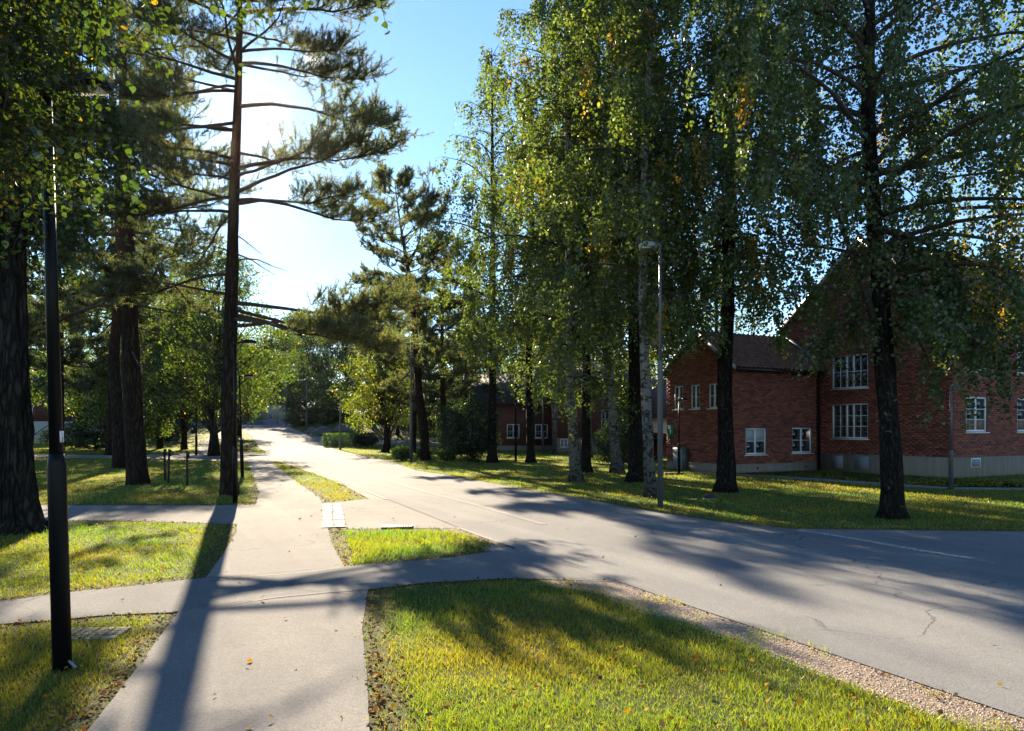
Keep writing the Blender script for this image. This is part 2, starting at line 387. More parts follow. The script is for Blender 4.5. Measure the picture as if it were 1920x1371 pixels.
road_left = PX((1920, 1350), (1540, 1222), (1240, 1120), (1140, 1085), (965, 1028), (860, 990), (724, 936), (613, 892), (555, 872), (508, 858), (498, 848), (475, 821), (456, 806), (449, 801))
road_right = PX((1340, 978), (1188, 954), (1079, 934), (969, 916), (860, 895), (781, 883), (730, 865), (655, 850), (606, 831), (585, 818), (562, 809), (545, 803))
far = [np.array([-36.5, 118.]), np.array([-52., 119.5])]
road = [np.array([10.4, -10.])] + road_left + [np.array([-41., 112.]), np.array([-60., 112.]), np.array([-60, 121.]), np.array([-20, 121.]), np.array([-31.5, 108.])] + road_right[::-1] + \
       PX((1480, 993),) + [np.array([8.4, 12.2]), np.array([46., 11.4]), np.array([46., 9.2]), np.array([7.6, 9.55]), np.array([6.75, 9.1]), np.array([7.0, 8.3]), np.array([16.3, -10.])]
sheet('road', road, M['road'], .012)
sheet('main_path', PX((60, 1520), (165, 1371), (245, 1270), (322, 1165), (385, 1085), (418, 1040), (440, 1005), (447, 978), (478, 950), (486, 927), (474, 890), (462, 866), (504, 866), (526, 881), (562, 908), (599, 934),
                      (608, 948), (614, 990), (622, 1020), (645, 1062), (690, 1107), (679, 1180), (687, 1250), (693, 1371), (700, 1520)), M['path'], .008)
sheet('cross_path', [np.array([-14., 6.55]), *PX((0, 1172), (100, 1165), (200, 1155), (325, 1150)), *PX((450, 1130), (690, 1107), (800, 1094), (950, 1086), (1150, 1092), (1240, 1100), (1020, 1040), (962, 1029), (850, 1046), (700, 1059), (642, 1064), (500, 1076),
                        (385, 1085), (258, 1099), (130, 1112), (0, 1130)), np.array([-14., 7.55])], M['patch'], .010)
sheet('second_cross_path', [np.array([-22., 13.6]), *PX((60, 977), (240, 977), (400, 982), (447, 984), (614, 992), (700, 992), (862, 990), (880, 980), (724, 936), (690, 936), (610, 944), (484, 947), (400, 948), (60, 948)), np.array([-22., 16.6])], M['path'], .0045)
sheet('far_path', [*PX((0, 859), (206, 859), (300, 861), (440, 865), (515, 868), (520, 860), (500, 851), (440, 848), (390, 848), (271, 853), (0, 853))], M['path'], .0065)
sheet('branch_path', [*PX((371, 837), (392, 820), (415, 810), (452, 801), (460, 803), (424, 818), (403, 835), (398, 851), (362, 851))], M['path'], .0095)
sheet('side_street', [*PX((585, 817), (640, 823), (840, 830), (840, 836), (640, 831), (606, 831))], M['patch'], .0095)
sheet('house_path', [*PX((1130, 868), (1200, 872), (1330, 889), (1450, 896), (1690, 913), (1800, 919)), np.array([18., 20.2]), np.array([18., 20.9]), *PX((1780, 914), (1690, 908), (1500, 895), (1392, 889), (1340, 884), (1255, 880), (1200, 868), (1130, 864))], M['path'], .008)
verge = sheet('gravel_verge', PX((1140, 1082), (1240, 1117), (1540, 1219), (1920, 1347), (1990, 1371), (1830, 1371), (1777, 1352), (1697, 1320), (1590, 1282), (1484, 1240), (1405, 1208), (1293, 1171), (1197, 1142), (1123, 1110), (1033, 1094), (1000, 1086)), M['gravel'], .004, pave=False)
VERGES = [np.array(PX((1140, 1082), (1240, 1117), (1540, 1219), (1920, 1347), (1990, 1371), (1830, 1371), (1777, 1352), (1697, 1320), (1590, 1282), (1484, 1240), (1405, 1208), (1293, 1171), (1197, 1142), (1123, 1110), (1033, 1094), (1000, 1086)))]
sheet('island_verge', PX((822, 990), (866, 989), (965, 1026), (985, 1036), (915, 1034), (925, 1022), (900, 1008), (830, 998)), M['gravel'], .0055)
sheet('wedge_verge', PX((508, 857), (555, 869), (613, 889), (728, 934), (700, 940), (640, 908), (565, 880), (515, 864)), M['gravel'], .004)
PAVED_GRASS = PAVED[:]
# joints and markings
def strip(name, px, wid, mat, dz):
    P = [G(u, v) for u, v in px]; L = []; R = []
    for i, p in enumerate(P):
        d = nrm(np.array(P[min(i + 1, len(P) - 1)][:2]) - np.array(P[max(i - 1, 0)][:2])); n_ = np.array([-d[1], d[0]]) * wid / 2
        L.append(p[:2] + n_); R.append(p[:2] - n_)
    return sheet(name, L + R[::-1], mat, dz, pave=False)
strip('road_joint', [(1020, 985), (900, 950), (790, 921), (730, 903), (660, 880), (600, 856), (560, 838), (535, 823), (518, 813)], .13, M['seam'], .0165)
strip('worn_line', [(1495, 996), (1560, 1005), (1640, 1019), (1730, 1035), (1822, 1050)], .16, M['worn_white'], .017)
strip('path_joint', [(392, 1092), (470, 1083), (560, 1076), (640, 1066)], .03, M['rubber'], .0125)
strip('path_joint', [(400, 1140), (520, 1122), (610, 1113), (688, 1108)], .02, M['rubber'], .0128)
strip('path_joint', [(484, 949), (545, 947), (608, 947)], .02, M['rubber'], .0128)
kerb = strip('road_edge_joint', [(613, 894), (660, 911), (724, 937)], .05, M['rubber'], .0165)
strip('road_edge_joint', [(862, 992), (905, 1008), (965, 1030)], .05, M['rubber'], .0165)

hz = MB(); hz.box(-400, 400, -80, 440, -1.0, 28.0)
hm_ = NT('thin_air'); pv = hm_.n('VolumePrincipled'); hm_.set(pv, Color=(1.0, .93, .82, 1), Density=.00002, Anisotropy=.94); hm_.link(pv.outputs[0], hm_.o.inputs['Volume'])
hz.build('haze', hm_.m, kind='stuff')
# sky far hills come from the sky itself; a row of setts across the path
def smooth_box(sx, sy, sz, bev=.012):
    bm = bmesh.new(); bmesh.ops.create_cube(bm, size=1)
    for v in bm.verts: v.co = Vector((v.co.x * sx, v.co.y * sy, v.co.z * sz))
    bmesh.ops.bevel(bm, geom=bm.edges[:], offset=bev, segments=1, affect='EDGES'); return bm
def bm_mesh(bm, name, mat):
    me = bpy.data.meshes.new(name); bm.to_mesh(me); bm.free()
    for m_ in (mat if isinstance(mat, list) else [mat]): me.materials.append(m_)
    return me
RND = random.Random(4)
sett_me = [bm_mesh(smooth_box(.19 + .015 * k, .17, .09, .014), 'paving_stone', M['stone']) for k in range(3)]
a0, a1, b0, b1 = G(610, 946), G(613, 991), G(636, 946), G(639, 991)
ps = put('paving_strip', None, kind='structure')
psb = MB(); psb.box(-.25, .25, -1.9, 1.9, 0, .004)
ctr = (a0 + a1 + b0 + b1) / 4; dirv = nrm((a1 + b1) / 2 - (a0 + b0) / 2); L = np.linalg.norm((a1 + b1) / 2 - (a0 + b0) / 2); perp = np.array([-dirv[1], dirv[0], 0])
n_s = int(L / .20)
for c_ in (-1, 1):
    for k in range(n_s):
        p = ctr + dirv * ((k + .5) / n_s - .5) * L + perp * c_ * .105
        put('paving_stone', RND.choice(sett_me), ps, loc=(p[0], p[1], -.024 + RND.uniform(0, .006)), rot=(RND.uniform(-.03, .03), RND.uniform(-.03, .03), math.atan2(perp[1], perp[0]) + RND.uniform(-.05, .05)))

def grate(u, v, w, d, label):
    c0 = G(u, v); t_ = thing('drain_grate', label, 'drain grate', (c0[0], c0[1], .004), .06)
    f = MB(); f.box(-w / 2, w / 2, -d / 2, -d / 2 + .03, 0, .03); f.box(-w / 2, w / 2, d / 2 - .03, d / 2, 0, .03)
    f.box(-w / 2, -w / 2 + .03, -d / 2 + .03, d / 2 - .03, 0, .03); f.box(w / 2 - .03, w / 2, -d / 2 + .03, d / 2 - .03, 0, .03)
    f.build('frame', M['iron'], t_)
    p_ = MB(); p_.box(-w / 2 + .03, w / 2 - .03, -d / 2 + .03, d / 2 - .03, .0, .006); p_.build('pit', M['rubber'], t_)
    nb = 11; b = MB(); b.box(-.011, .011, -d / 2 + .03, d / 2 - .03, 0, .028); me = b.mesh('bar', M['iron'])
    for k in range(nb): put('bar', me, t_, loc=(-w / 2 + .03 + (k + .5) / nb * (w - .06), 0, 0))
grate(745, 990, .52, .26, 'pale metal drain grate at the edge of the small grass island')

pc = G(172, 1192); pp = thing('paver_patch', 'small square of brick pavers sunk in grass behind black lamp post', 'paver patch', (pc[0], pc[1], -.004), .1)
bb = MB(); bb.box(-.27, .27, -.18, .18, -.03, .006); bb.build('bed', M['ground'], pp)
pme = bm_mesh(smooth_box(.118, .054, .03, .006), 'brick', M['paver'])
for i in range(-2, 2):
    for j in range(-1, 2):
        for q in (-.5, .5):
            rot_ = (i + j) % 2; cx, cy = (i + .5) * .126, j * .118
            put('brick', pme, pp, loc=(cx + (q * .06 if rot_ else 0), cy + (0 if rot_ else q * .06), .012 + RND.uniform(-.002, .003)), rot=(0, 0, math.pi / 2 if rot_ else 0))

# ------------------------------------------------------------------ buildings
BRICK_COLS = [np.array(c) for c in ((.31, .090, .062), (.265, .077, .056), (.35, .112, .07), (.225, .067, .052), (.32, .10, .074), (.155, .052, .045))]
class Frame:
    def __init__(self, o, d, out):                       # origin xy, direction along the wall, outward normal
        self.o = np.array([o[0], o[1], 0.]); self.d = np.array([*nrm(np.array(d[:2])), 0.]); self.n = np.array([*nrm(np.array(out[:2])), 0.])
        self.rz = math.atan2(self.d[1], self.d[0]); self.flip = np.cross(self.d, [0, 0, 1]) @ self.n < 0
    def p(self, a, z, n=0.0): return self.o + self.d * a + np.array([0, 0, z]) + self.n * n

def fbox(mb, F, a0, a1, z0, z1, n0, n1, col=(.5, .5, .5), mi=0):
    v = np.array([F.p(a, z, n) for z in (z0, z1) for n in (n0, n1) for a in (a0, a1)])
    mb.add(v, f4=[[0, 2, 3, 1], [4, 5, 7, 6], [0, 1, 5, 4], [1, 3, 7, 5], [3, 2, 6, 7], [2, 0, 4, 6]], col=col, mi=mi)

def wall(bld, F, L, z0, top, openings, mat=None, name='wall'):
    """mortar body with openings; top(a) gives the wall's upper edge"""
    mb = MB(); As = sorted({0.0, L, *[o[0] for o in openings], *[o[1] for o in openings], *top.breaks})
    for a0, a1 in zip(As[:-1], As[1:]):
        am = (a0 + a1) / 2; ops = sorted([(o[2], o[3]) for o in openings if o[0] < am < o[1]])
        z = z0
        for (q0, q1) in ops + [(None, None)]:
            if q0 is None: za, zb = top(a0), top(a1)
            else: za = zb = q0
            for n_ in (0.0,):
                mb.quads(np.array([[F.p(a0, z), F.p(a1, z), F.p(a1, zb), F.p(a0, za)]]), np.array([[.5] * 3]))
            if q0 is not None: z = q1
    for o in openings:
        a0, a1, q0, q1 = o[:4]; dp = -.16
        for A, B in (((a0, q0), (a1, q0)), ((a1, q0), (a1, q1)), ((a1, q1), (a0, q1)), ((a0, q1), (a0, q0))):
            mb.quads(np.array([[F.p(*A), F.p(*B), F.p(*B, dp), F.p(*A, dp)]]), np.array([[.5] * 3]))
    return mb.build(name, mat or M['mortar'], bld)

class Top:
    def __init__(self, pts): self.x = [p[0] for p in pts]; self.z = [p[1] for p in pts]; self.breaks = self.x[1:-1]
    def __call__(self, a): return float(np.interp(a, self.x, self.z))

BL, BH, CH, CL = .235, .060, .0755, .250
def bricks(wobj, F, L, z0, top, openings, quota, rng, near=None):
    """running bond; the bricks that show largest become parts, the rest one part"""
    todo = []
    nrow = int((max(top.z) - z0) / CH) + 1
    for r in range(nrow):
        z = z0 + r * CH + .008; a = -(.125 if r % 2 else 0.0)
        while a < L:
            b0, b1 = max(a, 0), min(a + BL, L); a += CL
            if b1 - b0 < .05: continue
            if z + BH > min(top(b0), top(b1)): continue
            segs = [(b0, b1)]
            for o in openings:
                if z + BH > o[2] and z < o[3]:
                    ns = []
                    for s0, s1 in segs:
                        if s1 <= o[0] or s0 >= o[1]: ns.append((s0, s1))
                        else:
                            if s0 < o[0] - .04: ns.append((s0, o[0]))
                            if s1 > o[1] + .04: ns.append((o[1], s1))
                    segs = ns
            for s0, s1 in segs: todo.append((s0, s1, z))
    full = [q for q in todo if q[1] - q[0] > BL - .002]
    key = near if near else (lambda q: F.p(q[0], 0)[1])
    full.sort(key=key); single = set(full[:quota])
    rest = MB()
    for q in todo:
        if q in single: continue
        c = BRICK_COLS[rng.integers(len(BRICK_COLS))] * rng.uniform(.85, 1.15)
        h = rng.uniform(.004, .008)
        v = np.array([F.p(a, z_, n) for n in (-.002, h) for (a, z_) in ((q[0], q[2]), (q[1], q[2]), (q[1], q[2] + BH), (q[0], q[2] + BH))])
        f = [[4, 5, 6, 7], [0, 1, 5, 4], [1, 2, 6, 5], [2, 3, 7, 6], [3, 0, 4, 7]]
        rest.add(v, f4=f, col=c)
    if rest.n: rest.build('brick_course', M['brick'], wobj, kind='stuff')
    if single:
        mes = []
        for c in BRICK_COLS:
            b = MB(); v = np.array([F.p(a, z_, n) - F.o for n in (-.002, .0065) for (a, z_) in ((0, 0), (BL, 0), (BL, BH), (0, BH))])
            b.add(v, f4=[[4, 5, 6, 7], [0, 1, 5, 4], [1, 2, 6, 5], [2, 3, 7, 6], [3, 0, 4, 7]], col=c); mes.append(b.mesh('brick', M['brick']))
        for q in single:
            p = F.p(q[0], q[2], rng.uniform(-.001, .0015)); put('brick', mes[rng.integers(len(mes))], wobj, loc=tuple(p))

def window(bld, F, a0, a1, z0, z1, cols, rows, mulls=(), label=None, depth=-.09, pane_mat=None, blind=None, curtain=False, fw=.055, bar=.025):
    """frame with casements: cols/rows of panes, mulls = indices of thick uprights"""
    fr = MB(); n0, n1 = depth, depth + .06
    fbox(fr, F, a0, a1, z1 - fw, z1, n0, n1); fbox(fr, F, a0, a1, z0, z0 + fw, n0, n1)
    fbox(fr, F, a0, a0 + fw, z0 + fw, z1 - fw, n0, n1); fbox(fr, F, a1 - fw, a1, z0 + fw, z1 - fw, n0, n1)
    w = (a1 - a0 - 2 * fw); h = (z1 - z0 - 2 * fw)
    for k in range(1, cols):
        t_ = .04 if k in mulls else bar / 2; a = a0 + fw + w * k / cols
        fbox(fr, F, a - t_, a + t_, z0 + fw, z1 - fw, n0 + .002, n1 - (.004 if k in mulls else .02))
    for k in range(1, rows):
        z = z0 + fw + h * k / rows
        fbox(fr, F, a0 + fw, a1 - fw, z - bar / 2, z + bar / 2, n0 + .004, n1 - .023)
    wob = fr.build('window', M['white'], bld)
    if label: wob['label'] = label
    for i in range(cols):
        for j in range(rows):
            p = MB(); x0 = a0 + fw + w * i / cols; y0 = z0 + fw + h * j / rows
            fbox(p, F, x0, x0 + w / cols, y0, y0 + h / rows, n0 + .012, n0 + .02)
            pm = pane_mat or M['glass']
            if blind and j >= rows - blind: pm = M['blind']
            if curtain and j == 0: pm = M['curtain']
            p.build('pane', pm, wob)
    s = MB(); fbox(s, F, a0 - .05, a1 + .05, z0 - .05, z0 - .012, depth, .07); s.build('sill', M['white'], wob)
    return wob

E1 = nrm(np.array([1, .54])); E2 = nrm(np.array([-.54, 1])); A0 = np.array([8.24, 28.0])
def AB(a, b): return A0 + E1 * a + E2 * b
rb = np.random.default_rng(11)
house = thing('brick_house', 'large red brick house with low tiled wing and white windows behind right birches', 'house')
WL, WD = 4.74, 3.7
Ff = Frame(AB(0, 0), E1, -E2)                            # wing front
Fg = Frame(AB(0, 0), E2, -E1)                            # wing gable (left)
Fm = Frame(AB(4.76, -5.49), E2, -E1)                     # main gable, runs back from the near corner
Fr = Frame(AB(4.76, -5.49), E1, -E2)                     # main front, runs right
tf = Top([(0, 4.1), (WL, 4.1)]); tg = Top([(0, 4.1), (WD / 2, 5.45), (WD, 4.1)])
tm = Top([(0, 5.97), (3.56, 8.85), (7.12, 5.97)]); tr_ = Top([(0, 5.95), (16, 5.95)])
of = [(.71, 1.80, .70, 1.70), (3.22, 4.35, .72, 1.72)]
og = [(.66, 1.22, 2.48, 3.43), (1.72, 2.24, 2.48, 3.43), (2.70, 3.25, 2.48, 3.43)]
# main gable: a measured from near corner backwards (b = a - 5.49)
def s2a(s): return 5.49 - s * 1.1365
om = [(s2a(1.97), s2a(.557), 1.30, 2.65), (s2a(1.97), s2a(.557), 3.25, 4.55), (s2a(2.72), s2a(2.34), 2.0, 2.6)]
orr = [(.72, 1.98, 1.57, 2.80), (.72, 1.98, 3.68, 4.92), (3.9, 5.16, 1.57, 2.80), (3.9, 5.16, 3.68, 4.92), (7.2, 8.46, 1.57, 2.8), (7.2, 8.46, 3.68, 4.92)]
wf = wall(house, Ff, WL, .34, tf, of); wg = wall(house, Fg, WD, .34, tg, og)
wm = wall(house, Fm, 7.12, .70, tm, om); wr = wall(house, Fr, 16, .70, tr_, orr)
Fwb = Frame(AB(0, WD), E1, E2); wall(house, Fwb, WL, -.2, tf, []); Fmb = Frame(AB(4.76, 1.63), E1, E2); wall(house, Fmb, 16, -.2, tr_, [])
Fme = Frame(AB(20.76, -5.49), E2, E1); wall(house, Fme, 7.12, -.2, tm, [])
bricks(wf, Ff, WL, .34, tf, of, 75, rb); bricks(wg, Fg, WD, .34, tg, og, 45, rb)
bricks(wm, Fm, 7.12, .70, tm, om, 90, rb, near=lambda q: q[0] + abs(q[2] - 2.0)); bricks(wr, Fr, 9.5, .70, Top([(0, 5.95), (9.5, 5.95)]), orr, 85, rb, near=lambda q: q[0] + abs(q[2] - 2.0))
pl = MB()
fbox(pl, Ff, .03, WL - .0, -.3, .339, -.2, .03); fbox(pl, Fg, -.03, WD, -.3, .339, -.2, .03)
fbox(pl, Fm, -.03, 5.46, -.5, .699, -.2, .032); fbox(pl, Fr, .034, 16, -.5, .699, -.2, .034)
plo = pl.build('plinth', M['concrete'], house)
v_ = MB(); fbox(v_, Fr, .95, 1.50, .33, .66, .036, .05); vo = v_.build('vent', M['white'], house)
v_ = MB(); fbox(v_, Fr, .985, 1.465, .365, .625, .052, .055); v_.build('vent_screen', M['grey_wall'], vo)
for s0, s1 in ((.56, 1.03), (1.46, 2.02)):
    v_ = MB(); fbox(v_, Fm, s2a(s1), s2a(s0), .12, .62, .034, .046); v_.build('plinth_hatch', M['grey_wall'], house)
for a in (1.25, 3.95):
    v_ = MB(); fbox(v_, Ff, a, a + .09, .12, .21, .031, .036); v_.build('air_hole', M['rubber'], house)
window(house, Ff, *of[0], 2, 2, (1,), blind=1, label='window with pale blind drawn over its upper half'); window(house, Ff, *of[1], 2, 2, (1,))
for o in og: window(house, Fg, *o, 2, 2, (1,), fw=.05)
window(house, Fm, *om[0], 5, 3, (2, 3), label='wide window of five narrow casements'); window(house, Fm, *om[1], 5, 2, (2, 3)); window(house, Fm, *om[2], 1, 1)
for k, o in enumerate(orr): window(house, Fr, *o, 2, 3, (1,), fw=.075, curtain=(k in (0, 2)))
# roofs
def slope_roof(F, a0, a1, ze, zr, run, over, name, tiles, tw=.235, rows=12, th=.10):
    """front slope from the eave (outward 'over') to the ridge"""
    sl = (zr - ze) / run; e0 = over; zE = ze - over * sl
    mb = MB()
    A = [F.p(a0, zE, e0), F.p(a1, zE, e0), F.p(a1, zr, -run), F.p(a0, zr, -run)]
    v = np.array(A + [q + np.array([0, 0, th]) for q in A]); mb.add(v, f4=[[0, 1, 2, 3], [7, 6, 5, 4], [0, 4, 5, 1], [1, 5, 6, 2], [2, 6, 7, 3], [3, 7, 4, 0]])
    ro = mb.build(name, M['underlay'], house)
    ncol = int((a1 - a0) / tw); tw = (a1 - a0) / ncol; length = math.hypot(run + over, zr - zE); rl = length / rows
    up = nrm(F.p(0, zr, -run) - F.p(0, zE, e0)); nn = nrm(np.cross(F.d, up));
    if nn[2] < 0: nn = -nn
    prof = [(-.02, .0), (.18, .016), (.36, .046), (.55, .052), (.75, .024), (1.0, .004)]
    def tile(c):
        b = MB(); top_ = []; 
        for l, hh in ((-.02, .034), (rl * 1.12, .0)):
            for (x, z) in prof: top_.append(F.d * x * tw + up * l + nn * (z + hh + .014))
        for l, hh in ((-.02, .034), (rl * 1.12, .0)):
            for (x, z) in prof: top_.append(F.d * x * tw + up * l + nn * (z + hh))
        n_ = len(prof); f = []
        for i in range(n_ - 1): f += [[i, i + 1, n_ + i + 1, n_ + i], [2 * n_ + i, 2 * n_ + i + 1, i + 1, i]]
        b.add(np.array(top_), f4=f, col=c); return b
    tc = [np.array(c) for c in ((.165, .082, .062), (.13, .068, .055), (.19, .092, .066), (.115, .066, .058))]
    base = F.p(a0, zE, e0) + nn * th * .8
    if tiles == 'parts':
        mes = [tile(c).mesh('roof_tile', M['tile']) for c in tc]
        for r in range(rows):
            for k in range(ncol): put('roof_tile', mes[rb.integers(4)], ro, loc=tuple(base + F.d * k * tw + up * r * rl + nn * rb.uniform(-.002, .003)))
    else:
        tb = MB(); proto = [tile(c) for c in tc]
        for r in range(rows):
            for k in range(ncol):
                q = proto[rb.integers(4)]; tb.add(q.v[0] + base + F.d * k * tw + up * r * rl, f4=q.f4[0], col=q.c[0])
        tb.build('roof_tiles', M['tile'], ro, kind='stuff')
    return ro
slope_roof(Ff, -.12, WL, 4.1, 5.47, WD / 2, .28, 'roof', 'parts', .235, 13)
slope_roof(Fr, -.15, 16, 5.97, 8.87, 3.56, .35, 'roof', 'stuff', .25, 22)
bk = MB()
for F_, a0_, a1_, ze_, zr_, run_ in ((Fwb, -.12, WL, 4.1, 5.47, WD / 2), (Fmb, -.15, 16, 5.97, 8.87, 3.56)):
    A = [F_.p(a0_, ze_ - .2, .3), F_.p(a1_, ze_ - .2, .3), F_.p(a1_, zr_, -run_), F_.p(a0_, zr_, -run_)]
    v = np.array(A + [q + np.array([0, 0, .1]) for q in A]); bk.add(v, f4=[[0, 1, 2, 3], [7, 6, 5, 4], [0, 4, 5, 1], [1, 5, 6, 2], [2, 6, 7, 3], [3, 7, 4, 0]])
bk.build('rear_roof', M['roof_dark'], house)
def rake(F, pts, n0, n1, h, mat, name):
    b = MB()
    for (a0, z0_), (a1, z1_) in zip(pts[:-1], pts[1:]):
        v = np.array([F.p(a, z, n) for n in (n0, n1) for (a, z) in ((a0, z0_), (a1, z1_), (a1, z1_ + h), (a0, z0_ + h))])
        b.add(v, f4=[[0, 1, 2, 3], [7, 6, 5, 4], [0, 4, 5, 1], [1, 5, 6, 2], [2, 6, 7, 3], [3, 7, 4, 0]])
    return b.build(name, mat, house)
rake(Fg, [(-.3, 3.88), (WD / 2, 5.45)], .06, .15, .15, M['lamp_grey'], 'barge_board'); rake(Fg, [(WD / 2, 5.45), (WD + .3, 3.88)], .06, .15, .15, M['lamp_grey'], 'barge_board')
rake(Fm, [(-.35, 5.69), (3.56, 8.85)], .06, .19, .17, M['lamp_grey'], 'barge_board'); rake(Fm, [(3.56, 8.85), (7.47, 5.69)], .06, .19, .17, M['lamp_grey'], 'barge_board')
rake(Fm, [(5.49 - .05, 4.22), (5.49 + 1.85, 5.62)], .012, .10, .20, M['lead'], 'flashing')
gu = MB(); gu.tube([Ff.p(-.1, 3.90, .33), Ff.p(WL, 3.90, .33)], .06, 8); gu.build('gutter', M['black'], house, smooth=True)
gu = MB(); gu.tube([Fr.p(-.1, 5.66, .42), Fr.p(16, 5.66, .42)], .07, 8); gu.build('gutter', M['black'], house, smooth=True)
dp = MB(); dp.tube([Ff.p(WL - .09, 3.9, .33), Ff.p(WL - .09, 3.7, .10), Ff.p(WL - .09, -.1, .10)], .055, 8); dp.build('downpipe', M['black'], house, smooth=True)
sg = MB(); fbox(sg, Fg, 3.24, 3.62, 1.32, 1.84, .02, .05); sgo = tag(sg.build('wall_sign', M['green_sign']), 'small green sign with white figure on corner of brick house', 'sign')
sgf = MB(); fbox(sgf, Fg, 3.39, 3.45, 1.46, 1.66, .052, .056); fbox(sgf, Fg, 3.395, 3.445, 1.68, 1.73, .052, .056); sgf.build('pictogram', M['white'], sgo)
cb = thing('meter_cabinet', 'tall grey cabinet standing against left gable wall of brick house', 'cabinet')
c1 = MB(); fbox(c1, Fg, 2.32, 2.92, 0, .92, .04, .34); c1.build('cabinet_body', M['galv'], cb)
c1 = MB(); fbox(c1, Fg, 2.36, 2.88, .06, .86, .342, .356); fbox(c1, Fg, 2.40, 2.43, .42, .52, .356, .375); c1.build('door', M['grey_wall'], cb)

# --- more distant buildings
def far_block(label, u0, u1, Yb, H, wallm, roofm, wins, cat='building', plinth=.9, name='brick_block', tilt=0.0, plinth_mat=None, depth=9.0, base=None):
    x0, x1 = (u0 - CU) / FOC * Yb, (u1 - CU) / FOC * Yb
    zb = float(tz((x0 + x1) / 2, Yb)) if base is None else base
    r = thing(name, label, cat, (x0, Yb, zb), tilt); F = Frame((0, 0), (1, 0), (0, -1)); L = x1 - x0
    m = MB(); fbox(m, F, 0, L, plinth, H, -depth, 0); m.build('wall', wallm, r)
    m = MB(); fbox(m, F, -.03, L + .03, -1.0, plinth - .002, -depth - .03, .04); m.build('plinth', plinth_mat or M['concrete'], r)
    m = MB(); v = np.array([F.p(-.4, H, .4), F.p(L + .4, H, .4), F.p(L + .4, H, -depth - .4), F.p(-.4, H, -depth - .4), F.p(-.4, H + 2.6, -depth / 2), F.p(L + .4, H + 2.6, -depth / 2)])
    m.add(v, f3=[[0, 4, 3], [1, 2, 5]], f4=[[0, 1, 5, 4], [2, 3, 4, 5], [0, 3, 2, 1]]); m.build('roof', roofm, r)
    for (a, w, z0, z1) in wins:
        window(r, F, a, a + w, z0, z1, 2, 2, (1,), depth=.012, fw=.07)
    return r
bm_mat = NT('far_brick'); tc_ = bm_mat.n('TexBrick'); tc_.inputs['Scale'].default_value = 1; tc_.inputs['Brick Width'].default_value = .25; tc_.inputs['Row Height'].default_value = .075; tc_.inputs['Mortar Size'].default_value = .008
for k, cc in (('Color1', (.20, .062, .046, 1)), ('Color2', (.15, .05, .04, 1)), ('Mortar', (.10, .08, .07, 1))): tc_.inputs[k].default_value = cc
mp_ = bm_mat.n('Mapping'); g_ = bm_mat.n('TexCoord'); bm_mat.link(g_.outputs['Object'], mp_.inputs[0]); mp_.inputs['Rotation'].default_value = (math.pi / 2, 0, 0); bm_mat.link(mp_.outputs[0], tc_.inputs['Vector'])
M['far_brick'] = bm_mat.pbr(tc_.outputs['Color'], .9)
far_block('red brick building with two white windows seen between the birch trunks', 890, 1046, 56.7, 3.5, M['far_brick'], M['roof_dark'], [(2.45, .95, .95, 2.0), (4.6, .95, .95, 2.0)], plinth=.38)
far_block('brick building wing with tall grey plinth beside trimmed dark bush', 1046, 1225, 52.5, 4.2, M['far_brick'], M['roof_dark'], [(3.05, .55, 1.7, 3.0), (.15, .55, .35, .95), (.95, .55, .35, .95), (5.0, .9, 1.9, 3.0)], plinth=1.0, name='brick_wing')
far_block('brick building with pale ground storey at far left behind lamp post', -60, 132, 82, 6.4, M['far_brick'], M['roof_dark'], [(6.3, .85, 2.85, 4.0), (3.2, 1.0, 2.85, 4.0), (9.0, 1.0, 2.85, 4.0), (6.35, .6, .35, 1.5)], plinth=2.45, plinth_mat=M['plaster'], name='brick_block')
far_block('sand coloured gatehouse behind wire fence where the road ends', 455, 536, 127, 3.6, M['yellow_wall'], M['roof_dark'], [(4.4, .7, 1.0, 2.0), (1.0, .7, 1.0, 2.0)], plinth=.9, plinth_mat=M['grey_wall'], name='gatehouse', depth=6, cat='building')
far_block('long pale grey shed behind lawn left of the main pine', 296, 452, 120, 3.0, M['plaster'], M['roof_dark'], [(3, .8, .9, 1.8), (8.5, .8, .9, 1.8)], plinth=.8, plinth_mat=M['grey_wall'], name='storage_shed', depth=6)
gx = at(1215, 803, 46)[0]
far_block('cream garage behind the red car and street lamp', 1215, 1262, 47, 2.35, M['plaster'], M['roof_dark'], [], plinth=.3, name='garage', depth=5, cat='garage')

# far fence: posts are parts, wire panels parts
fn = thing('wire_fence', 'dark wire fence with tall posts across the end of the road', 'fence')
fy = 123.0; fxs = np.arange(-62, -30, 2.6); pm = MB(); pm.tube([(0, 0, -.2), (0, 0, 2.3)], .055, 6); pme_ = pm.mesh('post', M['black'])
wm_ = MB()
for z in np.arange(.15, 2.2, .25): wm_.box(.06, 2.54, -.012, .012, z - .012, z + .012)
for x in np.arange(.2, 2.5, .25): wm_.box(x - .008, x + .008, .014, .03, .1, 2.2)
wme = wm_.mesh('wire_panel', M['galv'])
for x in fxs:
    put('post', pme_, fn, loc=(x, fy, float(tz(x, fy)))); put('wire_panel', wme, fn, loc=(x, fy, float(tz(x, fy))))
